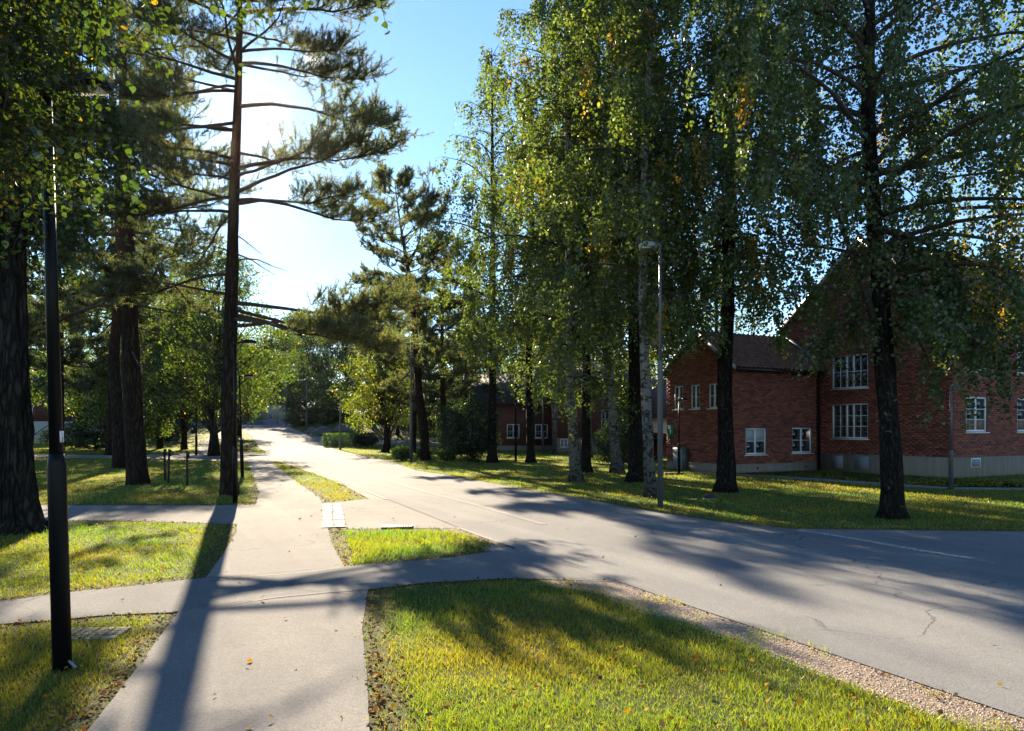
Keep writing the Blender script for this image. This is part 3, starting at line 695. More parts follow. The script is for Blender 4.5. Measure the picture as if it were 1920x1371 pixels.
# railing at the far left building
rl = G(30, 836); rt = thing('stair_railing', 'thin dark railing in front of the pale ground storey at far left', 'railing', (at(50, 803, 80)[0], 80.0, 0))
rp = MB(); rp.tube([(0, 0, 0), (0, 0, 1.0)], .025, 5); rpm = rp.mesh('post', M['black'])
for k in range(5): put('post', rpm, rt, loc=(k * .75, 0, 0))
rr = MB(); rr.tube([(0, 0, 1.0), (3.0, 0, 1.0)], .03, 5); rr.tube([(0, 0, .55), (3.0, 0, .55)], .02, 5); rr.build('rail', M['black'], rt)
hr = MB(); hr.tube([(.9, 0, 1.05), (2.3, .2, 2.1)], .045, 5); hr.build('handrail', M['wood'], rt)
bn = G(459, 799); bt = thing('dark_bin', 'dark bin with two white stickers in front of the far fence', 'bin', (at(459, 803, 121)[0], 121.0, 2.2))
b_ = MB(); b_.tube([(0, 0, 0), (0, 0, .2), (0, 0, .95)], [.24, .27, .33], 12); b_.build('bin_body', M['black'], bt); b_ = MB(); b_.tube([(0, 0, .95), (0, 0, 1.05), (0, 0, 1.12)], [.36, .34, .1], 12); b_.build('lid', M['black'], bt)
for dx, z in ((-.1, .7), (.06, .35)):
    b_ = MB(); b_.box(dx - .09, dx + .09, -.36, -.345, z, z + .18); b_.build('sticker', M['white'], bt)

# ------------------------------------------------------------------ vehicles
def car(name, label, paint, loc, rz):
    r = thing(name, label, 'car', loc, rz)
    Lc, hw = 4.3, .86
    prof = [(-2.12, .45), (-2.15, .75), (-2.02, .98), (-1.25, 1.04), (-.55, 1.44), (.65, 1.49), (1.55, 1.38), (2.02, .98), (2.13, .80), (2.12, .42), (1.8, .28), (-1.85, .28)]
    def loft(pr, ws, mat, nm):
        b = MB(); n = len(pr); V = []
        for s in (-1, 1):
            for (x, z), w in zip(pr, ws): V.append((x, s * w, z))
        f4 = [[i, (i + 1) % n, n + (i + 1) % n, n + i] for i in range(n)]
        b.add(np.array(V), f4=f4)
        c1 = np.mean(np.array(V[:n]), 0); c2 = np.mean(np.array(V[n:]), 0)
        b.add(np.array(V[:n] + [tuple(c1)]), f3=[[i, n, (i + 1) % n] for i in range(n)]); b.add(np.array(V[n:] + [tuple(c2)]), f3=[[i, (i + 1) % n, n] for i in range(n)])
        return b.build(nm, mat, r)
    ws = [hw - .06, hw - .02, hw - .02, hw - .03, hw - .2, hw - .22, hw - .2, hw - .04, hw - .03, hw - .06, hw - .05, hw - .05]
    loft(prof, ws, paint, 'body')
    g1 = MB()
    for s in (-1, 1):
        q = [(-1.08, 1.06), (-.5, 1.39), (.62, 1.43), (1.42, 1.33), (1.72, 1.06)]
        v = np.array([(x, s * (hw - .03 - (z - 1.06) * .45 + .012), z) for x, z in q]); g1.add(v, f3=[[0, 1, 2], [0, 2, 3], [0, 3, 4]])
    g1.build('side_window', M['car_glass'], r)
    g2 = MB(); g2.add(np.array([(-1.27, -.68, 1.06), (-1.27, .68, 1.06), (-.57, .56, 1.44), (-.57, -.56, 1.44)]) + np.array([-.015, 0, .015]), f4=[[0, 1, 2, 3]]); g2.build('windscreen', M['car_glass'], r)
    g3 = MB(); g3.add(np.array([(2.03, -.68, 1.02), (2.03, .68, 1.02), (1.60, .56, 1.37), (1.60, -.56, 1.37)]) + np.array([.015, 0, .01]), f4=[[0, 1, 2, 3]]); g3.build('rear_window', M['car_glass'], r)
    for s in (-1, 1):
        h = MB(); h.box(-2.19, -2.02, s * .58 - .2, s * .58 + .2, .68, .84); h.build('headlight', M['head_light'], r)
        h = MB(); h.box(2.04, 2.17, s * .66 - .13, s * .66 + .13, .78, .98); h.build('tail_light', M['tail_light'], r)
        h = MB(); h.box(-.98, -.82, s * .95 - .08, s * .95 + .08, 1.0, 1.12); h.build('mirror', paint, r)
    wh = MB(); wh.tube([(0, -.1, 0), (0, .1, 0)], .32, 18)
    hm = MB(); hm.tube([(0, -.105, 0), (0, .105, 0)], .21, 14)
    wm2, hm2 = wh.mesh('wheel', M['rubber']), hm.mesh('rim', M['alloy'])
    for x in (-1.35, 1.3):
        for s in (-1, 1):
            w_ = put('wheel', wm2, r, loc=(x, s * .80, .32)); put('rim', hm2, w_)
    pt = MB(); pt.box(-2.20, -2.18, -.26, .26, .46, .57); pt.build('number_plate', M['white'], r)
    return r
cp = at(1252, 803, 38.5); car('parked_car', 'dark red car parked beside the corner of the brick house', M['red_paint'], (cp[0] - .1, 38.5, 0), 2.3)
cp = at(-2, 803, 58); car('parked_car', 'dark car at far left, mostly hidden by the thick trunk', M['dark_paint'], (cp[0], 58, 0), 3.0)

# ------------------------------------------------------------------ lamps and posts
def park_lamp(base, height, sleeve, label, pole_mat, head='side', rs=.062, rp=.038, arm=.42, lean=0.0, az=0.0, extra=None, group='black park lamps'):
    r = thing('park_lamp', label, 'lamp post', base, az, group); r.rotation_euler = (0, lean, az)
    s = MB(); s.tube([(0, 0, -.1), (0, 0, sleeve), (0, 0, sleeve + .04), (0, 0, sleeve + .10)], [rs, rs, rs * .93, rp * 1.15], 20); s.build('sleeve', pole_mat, r, smooth=False)
    s = MB(); s.tube([(0, 0, sleeve + .09), (0, 0, height)], [rp * 1.05, rp * .8], 16); s.build('pole', pole_mat, r, smooth=True)
    s = MB(); s.tube([(0, 0, height - .05), (0, 0, height + .05)], [rp * 1.1, rp * 1.1], 12); s.tube([(0, 0, height), (arm * .4, 0, height + .03)], [rp * .6, rp * .6], 8)
    s.build('bracket', pole_mat, r)
    s = MB(); v = []
    for x, w, z0, z1 in ((arm * .35, .05, .0, .05), (arm * .55, .10, .0, .075), (arm * .9, .10, .0, .07), (arm * 1.05, .06, .01, .05)):
        v += [(x, -w, height + z0), (x, w, height + z0), (x, w * .8, height + z1), (x, -w * .8, height + z1)]
    f = [[0, 3, 2, 1], [12, 13, 14, 15]]
    for k in range(3):
        for i in range(4): f.append([k * 4 + i, k * 4 + (i + 1) % 4, k * 4 + 4 + (i + 1) % 4, k * 4 + 4 + i])
    s.add(np.array(v), f4=f); ho = s.build('lamp_head', pole_mat, r)
    s = MB(); s.box(arm * .5, arm * .95, -.07, .07, height - .012, height - .002); s.build('lens', M['lens'], ho)
    return r
l1 = park_lamp(G(117, 1257), 4.07, 1.42, 'tall black lamp post in the foreground at left, white sticker on pole', M['black_pole'], rs=.061, rp=.043, lean=-.028)
stk = MB(); stk.box(.032, .044, -.02, .02, 1.60, 1.68); stk.build('sticker', M['white'], l1)
ft = MB(); ft.tube([(.06, -.02, .07), (.12, -.04, .03)], .01, 6); ft.build('foot', M['grey_wall'], l1)
park_lamp(G(441, 944), 3.62, 1.2, 'black lamp post right against the main pine trunk', M['black_pole'], rs=.055, rp=.04, arm=.45)
park_lamp(G(454.5, 896), 3.46, 1.22, 'black lamp post with pale twin head just behind the main pine', M['black_pole'], rs=.06, rp=.03, lean=-.03, arm=.5)
l4 = park_lamp(G(368, 854), 4.1, 1.15, 'distant black lamp post carrying a litter box on the sunny lawn', M['black_pole'], rs=.075, rp=.05)
lb = MB(); lb.box(-.30, -.06, -.14, .14, 1.35, 1.85); lbo = lb.build('litter_box', M['black'], l4); lb = MB(); lb.box(-.22, -.14, -.155, -.142, 1.62, 1.72); lb.build('litter_label', M['white'], lbo)
park_lamp(G(350, 841), 4.2, .9, 'thin distant black lamp post above the right wooden stake', M['black_pole'], rs=.05, rp=.045)
l6 = park_lamp(at(1273, 803, 27.2) * np.array([1, 1, 0]), 2.72, 1.05, 'slim black lamp post on dark slab before the brick gable', M['black_pole'], rs=.05, rp=.026, arm=.3)
sl = MB(); sl.box(-.52, .16, -.16, .16, .012, .075); sl.build('base_slab', M['wood'], l6)
park_lamp(G(967, 866), 4.4, 1.2, 'thin black lamp post in front of the far brick windows', M['black_pole'], rs=.06, rp=.045)

def street_lamp(base, height, sleeve, label, rs=.085, rp=.055, arm=.75, az=math.pi, mat=None, group='grey street lamps', head=True, lean=0.0):
    mat = mat or M['galv']
    r = thing('street_lamp', label, 'street lamp', base, az, group); r.rotation_euler = (0, lean, az)
    s = MB(); s.tube([(0, 0, -.2), (0, 0, sleeve), (0, 0, sleeve + .03), (0, 0, sleeve + .07)], [rs, rs * .97, rs * 1.06, rp], 16); s.build('lower_pole', mat, r, smooth=False)
    s = MB(); s.tube([(0, 0, sleeve + .06), (0, 0, height)], [rp, rp * .75], 14); s.build('pole', mat, r, smooth=True)
    s = MB(); s.tube([(0, 0, height - .08), (0, 0, height + .06), (arm * .3, 0, height + .10)], [rp * .8, rp * .75, rp * .6], 8); s.build('bracket', mat, r, smooth=True)
    s = MB(); v = []
    hs = .5 if arm < .3 else .68
    prof = ((.22, .04, .06, .12), (.4, .10, .03, .16), (.75, .13, .0, .17), (.95, .11, -.005, .14), (1.06, .05, .0, .06))
    for x, w, z0, z1 in prof:
        w, z0, z1 = w * hs, z0 * hs, z1 * hs
        v += [(x * arm, -w, height + z0), (x * arm, w, height + z0), (x * arm, w * .7, height + z1), (x * arm, -w * .7, height + z1)]
    f = [[0, 3, 2, 1], [16, 17, 18, 19]]
    for k in range(4):
        for i in range(4): f.append([k * 4 + i, k * 4 + (i + 1) % 4, k * 4 + 4 + (i + 1) % 4, k * 4 + 4 + i])
    s.add(np.array(v), f4=f); ho = s.build('lamp_head', M['lamp_grey'] if arm > .4 else M['galv'], r, smooth=False)
    s = MB(); s.box(arm * .45, arm * .9, -.085 * hs, .085 * hs, height - .03 * hs, height - .006 * hs); s.build('lens', M['lens'], ho)
    return r
street_lamp(G(1238, 951), 5.6, 3.1, 'tall grey street lamp on the lawn beside the white birch trunk', rs=.060, rp=.038, arm=.44)
street_lamp(G(771, 865), 6.3, 2.95, 'grey street lamp at the road edge beside the mid distance pine', rs=.085, rp=.058, arm=.55)
street_lamp(G(638, 844), 4.6, 1.6, 'slim grey street lamp in front of the clipped hedge', rs=.09, rp=.075, arm=1.1)
street_lamp(G(574.5, 811), 6.2, 2.4, 'distant grey street lamp at the foot of the rocky bank', rs=.10, rp=.08, arm=.8)
street_lamp(G(537, 800), 6.0, 2.4, 'farthest grey street lamp where the road meets the fence', rs=.10, rp=.08, arm=.8)
street_lamp(G(1018, 851), 4.4, 1.4, 'short grey lamp post before the far brick plinth', rs=.075, rp=.06, arm=.5)
l7 = street_lamp(G(1783, 918), 2.82, 1.02, 'low grey lamp post on lawn in front of brick house corner', rs=.06, rp=.04, arm=.28, az=0)
s = MB(); s.tube([(0, 0, 0), (0, 0, .05)], [.13, .09], 12); s.build('foot', M['black'], l7)
st_me = MB(); st_me.box(-.028, .028, -.028, .028, -.1, 1.0); stm = st_me.mesh('post', M['wood'])
br_me = MB(); br_me.box(-.015, .075, -.045, -.03, .84, 1.03); brm = br_me.mesh('bracket', M['black'])
for (u, v, lab, ln, hh) in ((310, 902, 'leftmost of three dark wooden stakes on the left lawn', -.03, .95), (316, 906, 'middle dark wooden stake of three, close to the leftmost one', .02, 1.05), (351, 911, 'dark wooden stake standing apart, right of the other two stakes', 0, 1.0)):
    p = G(u, v); r = thing('wooden_stake', lab, 'stake', p, .2, 'wooden stakes on the left lawn'); r.rotation_euler = (0, ln, .2)
    a = put('post', stm, r); a.scale = (1, 1, hh); b = put('bracket', brm, r)
dk = G(1331, 936); ds = thing('manhole', 'low dark rounded cap lying in lawn left of birch base', 'drain cap', dk)
s = MB(); s.tube([(0, 0, 0), (0, 0, .07), (0, 0, .11), (0, 0, .13)], [.15, .15, .11, .03], 12, rough=.06); s.build('cap', M['wood'], ds); s = MB(); s.tube([(0, 0, -.05), (0, 0, .03)], .17, 12); s.build('collar', M['stone'], ds)
RR = np.random.default_rng(5)
def rock(u, v, w, h, lab):
    p = G(u, v); m = MB(); bm = bmesh.new(); bmesh.ops.create_icosphere(bm, subdivisions=3, radius=1)
    for vv in bm.verts:
        n_ = math.sin(vv.co.x * 3.1 + u) * math.cos(vv.co.y * 2.7) * .16 + math.sin(vv.co.z * 5 + v) * .08; vv.co = vv.co * (1 + n_)
        vv.co = Vector((vv.co.x * w, vv.co.y * w * .7, vv.co.z * h))
    o = put('rock', bm_mesh(bm, 'rock', M['rock']), loc=(p[0], p[1], p[2] - .1)); tag(o, lab, 'rock', 'rocks on the bank beyond the hedge')
rock(586, 812, 1.1, .7, 'grey rock at the foot of the bank by distant lamp'); rock(604, 812, 1.5, .8, 'broad grey rock on bank left of the hedge'); rock(650, 806, 1.6, .7, 'flat grey rock on the dim bank above the hedge')

# ------------------------------------------------------------------ vegetation
def kites(P, size, rng, down=.6, wid=.8, flat=0.0):
    n = len(P); d = rng.normal(size=(n, 3)); d[:, 2] -= down * 1.6; d = nrm(d)
    s = np.cross(d, rng.normal(size=(n, 3)) + np.array([0, 0, flat])); s = nrm(s)
    L = (size * rng.uniform(.7, 1.25, n))[:, None]
    return np.stack([P, P + d * L * .45 + s * L * wid * .5, P + d * L, P + d * L * .45 - s * L * wid * .5], 1)

def curve(p0, d0, L, droop, n, rng, wob=.12):
    """a limb: starts along d0, bends down by droop"""
    pts = [np.array(p0, float)]; d = nrm(np.array(d0, float)); st = L / n
    for i in range(n):
        d = nrm(d + np.array([0, 0, -droop / n]) + rng.normal(size=3) * wob / math.sqrt(n)); pts.append(pts[-1] + d * st)
    return np.array(pts)

def interp(pts, t):
    t = np.clip(np.asarray(t, float), 0, 1) * (len(pts) - 1); i = np.minimum(t.astype(int), len(pts) - 2); f = (t - i)[:, None]
    return pts[i] * (1 - f) + pts[i + 1] * f

def leaf_cols(n, rng, base, spread=.22, yellow=.0):
    c = np.array(base)[None] * (1 + rng.normal(size=(n, 1)) * spread); c[:, 0] *= rng.uniform(.8, 1.25, n)
    k = rng.random(n) < yellow; c[k] = np.array([.30, .20, .02]) * rng.uniform(.7, 1.2, (k.sum(), 1))
    return np.clip(c, .005, .6)

def birch_meshes(seed, H, R, path=None, r0=.2, h0=2.6, n_pri=52, leaf=.094, n_sub=8, strands=10, per=21, hang=1.0, bark='birch_bark', base_col=(.078, .112, .032), limbs=None, rmax=None, detail=1, yellow=.035, sides=12, clip=None):
    rng = np.random.default_rng(seed)
    if path is None: path = [(0, 0, 0), (.1, 0, H * .3), (-.1, .1, H * .65), (0, 0, H)]
    path = np.array(path, float); zs = np.linspace(0, H, 40); tr = np.stack([np.interp(zs, path[:, 2], path[:, 0]), np.interp(zs, path[:, 2], path[:, 1]), zs - .15], -1)
    for _ in range(3): tr[1:-1, :2] = (tr[:-2, :2] + tr[1:-1, :2] * 2 + tr[2:, :2]) / 4
    rad = r0 * (1 - zs / H) ** .8 * (1 + .85 * np.exp(-zs / .26)) + .012
    trunk = MB(); ph = rng.uniform(0, 6, 4)
    trunk.tube(tr, rad, sides * (2 if detail > 1 else 1), rough=.10 if detail > 1 else .035, seed=seed,
               bump=lambda a, t_: 1 + (.035 * np.abs(np.sin(9.5 * a + 3 * np.sin(23 * t_) + ph[2])) if detail > 2 else 0) + .05 * np.sin(3 * a + ph[0] + 5 * t_) + .035 * np.sin(5 * a + ph[1] - 9 * t_))
    limb = MB(); fol = MB(); LP = []; LC = []
    for i in range(n_pri + len(limbs or [])):
        if i < len(limbs or []):
            h, az, elev, Lp, droop = limbs[i]; f = h / H
        else:
            f = h0 / H + (1 - h0 / H) * ((i - len(limbs or []) + rng.uniform(0, 1)) / n_pri) ** .92; h = f * H * .985
            az = i * 2.39996 + rng.normal() * .4; q = (h - h0) / (H - h0)
            prof = (min(1, .55 + q * 2.2) if q < .25 else 1.05) * (1 - max(0, q - .2) / .8) ** .62 + .08
            Lp = R * prof * rng.uniform(.75, 1.15) * 1.15; elev = math.radians(22 + 38 * q + rng.normal() * 7); droop = .95 * rng.uniform(.7, 1.3)
        p0 = np.array([np.interp(h, zs, tr[:, 0]), np.interp(h, zs, tr[:, 1]), h])
        pts = curve(p0, (math.cos(az) * math.cos(elev), math.sin(az) * math.cos(elev), math.sin(elev)), Lp, droop, 8, rng)
        rl_ = max(.008, min(r0 * .38, .014 * Lp + .006) * (1 if i >= len(limbs or []) else 1.15)); limb.tube(pts, np.linspace(rl_, .005, len(pts)), 5, cap=False)
        ns = max(3, int(n_sub * Lp / R))
        for j in range(ns):
            t0 = .10 + .90 * (j + rng.random()) / ns; ps_ = interp(pts, [t0])[0]; d = nrm(pts[-1] - pts[0])
            sd = nrm(np.cross(d, [0, 0, 1])) * rng.choice([-1, 1]); dd = d * .5 + sd * rng.uniform(.3, 1.1) + np.array([0, 0, rng.uniform(-.1, .5)])
            Ls = Lp * rng.uniform(.16, .38); sp = curve(ps_, dd, Ls, 1.2, 5, rng); limb.tube(sp, np.linspace(.009, .003, len(sp)), 3, cap=False)
            yel = rng.random() < yellow
            tone = rng.normal() * .14
            m = max(2, int(strands * rng.uniform(.6, 1.4)))
            for k in range(m):
                b = interp(sp, [rng.uniform(.1, 1)])[0]; ln = hang * rng.uniform(.35, 1.25) * (.6 + .4 * Lp / R)
                hd = np.array([rng.normal() * .18, rng.normal() * .18, -1.0]); n_ = max(3, int(per * ln * rng.uniform(.7, 1.3)))
                u = rng.uniform(0, 1, n_); q = b + (d * .25 * ln)[None] * (u[:, None] * (1 - u[:, None])) * 2 + hd[None] * (u * ln)[:, None]
                q = q + rng.normal(size=(n_, 3)) * .042
                LP.append(q); c = leaf_cols(n_, rng, np.array(base_col) * (1 + tone), .2)
                if yel: c = np.where(rng.random((n_, 1)) < .75, np.array([.33, .20, .018]) * rng.uniform(.7, 1.15, (n_, 1)), c)
                LC.append(c)
    for z in np.linspace(h0 + .8, H * .93, int((13 if detail > 1 else 6) * (H - h0))):                 # short leafy shoots close to the trunk
        a_ = rng.uniform(0, 6.28); o_ = rng.uniform(.25, .95); b = np.array([np.interp(z, zs, tr[:, 0]) + math.cos(a_) * o_, np.interp(z, zs, tr[:, 1]) + math.sin(a_) * o_, z + .1])
        limb.tube(np.array([[np.interp(z - .3, zs, tr[:, 0]), np.interp(z - .3, zs, tr[:, 1]), z - .3], b]), [.008, .004], 3, cap=False)
        ln = rng.uniform(.5, 1.1); n_ = int(per * ln); u = rng.uniform(0, 1, n_); LP.append(b + np.array([rng.normal() * .15, rng.normal() * .15, -1.])[None] * (u * ln)[:, None] + rng.normal(size=(n_, 3)) * .06); LC.append(leaf_cols(n_, rng, np.array(base_col) * (1 + rng.normal() * .14), .2))
    P = np.vstack(LP); C_ = np.vstack(LC); keep = (P[:, 2] > .9) & ((P[:, 0] < clip) if clip is not None else True); P, C_ = P[keep], C_[keep]
    fol.quads(kites(P, leaf, rng, .55), C_)
    bm_ = M[bark]
    return trunk.mesh('trunk', bm_, True), limb.mesh('branches', M['twig'], True), fol.mesh('crown', M['leaf'])

NLEAF = [0]
def plant_tree(name, label, cat, base, meshes, rz=0.0, sc=1.0, group=None):
    r = thing(name, label, cat, base, rz, group); r.scale = (sc, sc, sc)
    for nm, me in zip(('trunk', 'branches', 'crown'), meshes):
        put(nm, me, r); NLEAF[0] += len(me.polygons)
    return r

def lean_path(base, px, Y=None):
    """trunk path from photo pixels at the depth of the base -> local coordinates"""
    Y = Y or base[1]; out = [(0, 0, 0)]
    for u, v in px:
        p = at(u, v, Y); out.append((p[0] - base[0], 0, p[2] - base[2]))
    return out
BG = 'birches on the right hand lawn'
def birch(u, v, label, px, H, seed, **kw):
    b = G(u, v); path = lean_path(b, px); top = path[-1]
    if top[2] < H: path.append((top[0] * 1.05, 0.2, H))
    return plant_tree('birch_tree', label, 'birch', b, birch_meshes(seed, H, kw.pop('R', 2.7), path, **kw), group=BG)
b10 = birch(1677, 972, 'big near birch with dark trunk in front of the brick house gable', [(1672, 850), (1662, 720), (1656, 600), (1640, 400), (1625, 200), (1632, 0)], 14.5, 10, R=3.3, r0=.185, h0=4.2, n_pri=52, leaf=.076, bark='old_birch_bark', detail=2,
      limbs=[(3.2, math.pi, 1.25, 4.6, .2), (3.9, math.pi * .95, .75, 1.9, .7), (3.7, math.pi * 1.05, .3, 1.25, 1.0), (3.9, math.pi * .8, .3, 1.3, 1.0), (4.5, .15, .3, 2.6, 1.1), (4.2, -.5, .3, 2.3, 1.3), (5.0, -.1, .35, 3.2, 1.1), (3.9, -1.5, .4, 1.8, 1.0), (3.7, -.15, .1, 1.5, 2.2), (5.2, .05, .1, 3.0, 2.0), (4.6, -.5, .1, 2.5, 2.0), (5.5, .4, .1, 3.4, 1.8), (4.4, 3.1, .1, 1.5, 2.0), (5.4, -.9, .1, 2.6, 1.9), (6.5, -.1, .12, 4.6, .15), (8.0, .1, .3, 4.4, .3), (6.2, math.pi * 1.1, .5, 3.0, .5), (3.6, -.35, .5, 2.4, 1.4), (5.0, .35, .5, 4.0, 1.0), (4.4, -.9, .5, 3.4, 1.2)], strands=9, per=29, hang=.95, base_col=(.064, .096, .030))
birch(1360, 923, 'birch with straight dark trunk standing before the low tiled wing', [(1362, 850), (1361, 740), (1358, 690), (1366, 560), (1370, 300), (1378, 0)], 17.5, 9, R=2.7, r0=.20, h0=5.4, n_pri=48, bark='old_birch_bark', detail=2, hang=1.15, limbs=[(5.8, .0, .1, 2.3, 1.9), (6.3, -.6, .2, 2.8, 1.6), (5.6, 2.9, .1, 2.2, 1.9)])
birch(1221, 932, 'slim white barked birch next to the tall grey street lamp', [(1217, 840), (1212, 750), (1207, 650), (1204, 500), (1210, 250), (1222, 0)], 17, 8, R=2.6, r0=.115, h0=4.0, n_pri=40, detail=2, hang=1.1)
birch(1193, 904, 'thick dark furrowed birch just left of the white barked birch', [(1191, 750), (1190, 600), (1192, 300), (1196, 0)], 19.5, 7, R=3.1, r0=.21, h0=5.0, bark='old_birch_bark', detail=2, hang=1.2)
birch(1157, 887, 'leaning birch with pale streaked bark beside the trimmed dark bush', [(1152, 800), (1144, 720), (1135, 600), (1125, 300), (1120, 0)], 20, 6, R=2.9, r0=.19, h0=5.6, bark='birch_bark', hang=1.2)
birch(1082, 904, 'birch with mottled black and white base near the road', [(1076, 820), (1072, 740), (1070, 600), (1066, 300), (1060, 0)], 19, 5, R=3.1, r0=.175, h0=3.3, hang=1.2)
shared_b = birch_meshes(21, 19, 3.1, r0=.19, h0=4.8, n_pri=44, bark='old_birch_bark', leaf=.115, strands=5, per=15, hang=1.3)
shared_c = birch_meshes(22, 17, 2.8, r0=.16, h0=3.8, n_pri=40, leaf=.115, strands=5, per=15, hang=1.3)
for (u, v, lab, me, rz, sc) in (
        (1098, 886, 'dark leaning birch hidden close behind the mottled birch', shared_b, 1.0, .95),
        (1104, 858, 'forked dark birch before the grey plinth of the brick wing', shared_c, 2.2, 1.05),
        (1040, 853, 'thin far birch before the small cellar windows', shared_c, 4.0, .95),
        (995, 868, 'slender birch right of the thin black lamp', shared_b, 3.1, 1.0),
        (922, 868, 'leftmost birch rising out of the big dark bush', shared_b, 5.2, 1.08)):
    plant_tree('birch_tree', lab, 'birch', G(u, v), me, rz, sc, BG)
# trees that close the gaps behind the birches and the house
for k, (x, y, me, rz, sc, lab) in enumerate(((9.5, 52, shared_c, .4, 1.0, 'far birch showing above the wing of the brick house'), (17, 62, shared_b, 1.9, 1.1, 'far birch showing right of the gable chimney side'), (3.0, 64, shared_b, .2, .8, 'far birch rising behind the grey plinth building'),
                                             (-3.5, 66, shared_c, 2.5, .85, 'far birch rising behind the red brick building'))):
    plant_tree('birch_tree', lab, 'birch', (x, y, float(tz(x, y))), me, rz, sc, BG)
bx = np.array([13.0, 17.0, 0.0]); plant_tree('birch_tree', 'birch at the right edge whose yellowing twigs hang over the house front', 'birch', bx, birch_meshes(31, 15, 3.9, r0=.2, h0=4.4, n_pri=50, bark='old_birch_bark', leaf=.085, hang=1.1, yellow=.14, base_col=(.064, .096, .030)), group=BG)

# ---- pines
def tufts(P, D, rng, n=13, L=.10, w=.009):
    """needle tufts: n narrow triangles per point, along D"""
    m = len(P); D = np.repeat(nrm(D), n, 0); P = np.repeat(P, n, 0)
    d = nrm(D * .75 + rng.normal(size=(m * n, 3)) * .62); P = P + D * rng.uniform(-.045, .045, (m * n, 1))
    s = nrm(np.cross(d, rng.normal(size=(m * n, 3)))) * w / 2; l = L * rng.uniform(.7, 1.2, (m * n, 1))
    return np.stack([P - s, P + s, P + d * l], 1)

def pine_meshes(seed, H, path=None, r0=.21, h0=4.5, R=3.6, n_limb=46, limbs=(), n=13, L=.10, w=.009, base_col=(.060, .078, .040), sub=11, tw=7, dead=6, flare=.3, detail=1, bare=None, topR=.35):
    rng = np.random.default_rng(seed)
    if path is None: path = [(0, 0, 0), (0, 0, H)]
    path = np.array(path, float); zs = np.linspace(0, H, 48)
    tr = np.stack([np.interp(zs, path[:, 2], path[:, 0]), np.interp(zs, path[:, 2], path[:, 1]), zs - .15], -1)
    for _ in range(3): tr[1:-1, :2] = (tr[:-2, :2] + tr[1:-1, :2] * 2 + tr[2:, :2]) / 4
    rad = r0 * (1 - .93 * (zs / H) ** 1.25) * (1 + flare * np.exp(-zs / .3))
    trunk = MB(); trunk.tube(tr, rad, 22 if detail > 1 else 12, rough=.045, seed=seed)
    limb = MB(); TP = []; TD = []; TC = []
    todo = [tuple(q) + (2,) for q in limbs]
    for i in range(n_limb):
        f = (i + rng.random()) / n_limb; h = h0 + (H - h0) * f ** .9; az = i * 2.39996 + rng.normal() * .5
        if bare and h < 8.0 and math.cos(az) > -.2: continue
        if bare and bare[0] < h < bare[1]:
            az = 3.14 + rng.uniform(-1.0, 1.0)
            if i % 5 > 1: continue
        prof = (.65 + .35 * min(1, f * 3)) * (1 - f) ** .55 + topR * .6
        todo.append((h, az, math.radians(-8 + 42 * f + rng.normal() * 8), R * prof * rng.uniform(.7, 1.1), rng.uniform(-.1, .35) * (1 - f), True))
    for i in range(dead): todo.append((h0 * rng.uniform(.6, 1.2), rng.uniform(0, 6.28), rng.uniform(-.4, .3), rng.uniform(.5, 1.6), .1, False))
    for (h, az, elev, Lp, droop, live) in todo:
        p0 = np.array([np.interp(h, zs, tr[:, 0]), np.interp(h, zs, tr[:, 1]), h])
        pts = curve(p0, (math.cos(az) * math.cos(elev), math.sin(az) * math.cos(elev), math.sin(elev)), Lp, droop, 9, rng, .22)
        if live: pts[6:, 2] += np.linspace(0, .10 * Lp, len(pts) - 6)
        rl_ = .012 + .011 * Lp; limb.tube(pts, np.linspace(rl_, .006, len(pts)), 6, cap=False)
        if not live:
            for k in range(3):
                sp = curve(interp(pts, [rng.uniform(.3, .9)])[0], rng.normal(size=3), Lp * .3, .2, 4, rng, .3); limb.tube(sp, np.linspace(.006, .002, len(sp)), 3, cap=False)
            continue
        axis = nrm(pts[-1] - pts[0]); side = nrm(np.cross(axis, [0, 0, 1])); ns = max(4, int(sub * Lp / 3 + 3) * (3 if live == 2 and detail > 1 else 2) // 2); tone = rng.normal() * .16
        ends = [(pts, .8)]
        for j in range(ns):
            t_s = .42 if live == 2 and detail > 1 else .34; t0 = t_s + (1 - t_s) * (j + rng.random()) / ns; b = interp(pts, [t0])[0]
            dd = axis * .75 + side * (1 if j % 2 else -1) * rng.uniform(.4, 1.0) + np.array([0, 0, rng.uniform(-.12, .35)])
            sp = curve(b, dd, Lp * rng.uniform(.16, .34) * (1.25 - t0 * .5), -.25, 4, rng, .25); limb.tube(sp, np.linspace(.009, .004, len(sp)), 3, cap=False); ends.append((sp, .25))
        for sp, t_lo in ends:
            for k in range(tw + (4 if live == 2 and detail > 1 else 0)):
                tt = rng.uniform(t_lo, 1); b = interp(sp, [tt])[0]; ax = nrm(sp[-1] - sp[0])
                tp = curve(b, ax * .7 + rng.normal(size=3) * .55 + np.array([0, 0, .25]), rng.uniform(.18, .42), -.5, 2, rng, .2)
                limb.tube(tp, np.linspace(.005, .003, len(tp)), 3, cap=False)
                q = np.linspace(.25, 1, 4); P = interp(tp, q); TP.append(P); TD.append(np.tile(nrm(tp[-1] - tp[0]), (4, 1)))
                c = np.array(base_col) * (1 + tone + rng.normal() * .12); c = c * np.array([rng.uniform(.8, 1.1), 1, 1]); TC.append(np.tile(c, (4, 1)))
    P, D, C_ = np.vstack(TP), np.vstack(TD), np.vstack(TC)
    cr = MB(); V = tufts(P, D, rng, n, L, w); cr.tris(V, np.clip(np.repeat(C_, n, 0) * rng.uniform(.7, 1.3, (len(V), 1)), .004, .5))
    return trunk.mesh('trunk', M['pine_bark'], True), limb.mesh('branches', M['red_twig'], True), cr.mesh('crown', M['needle'])

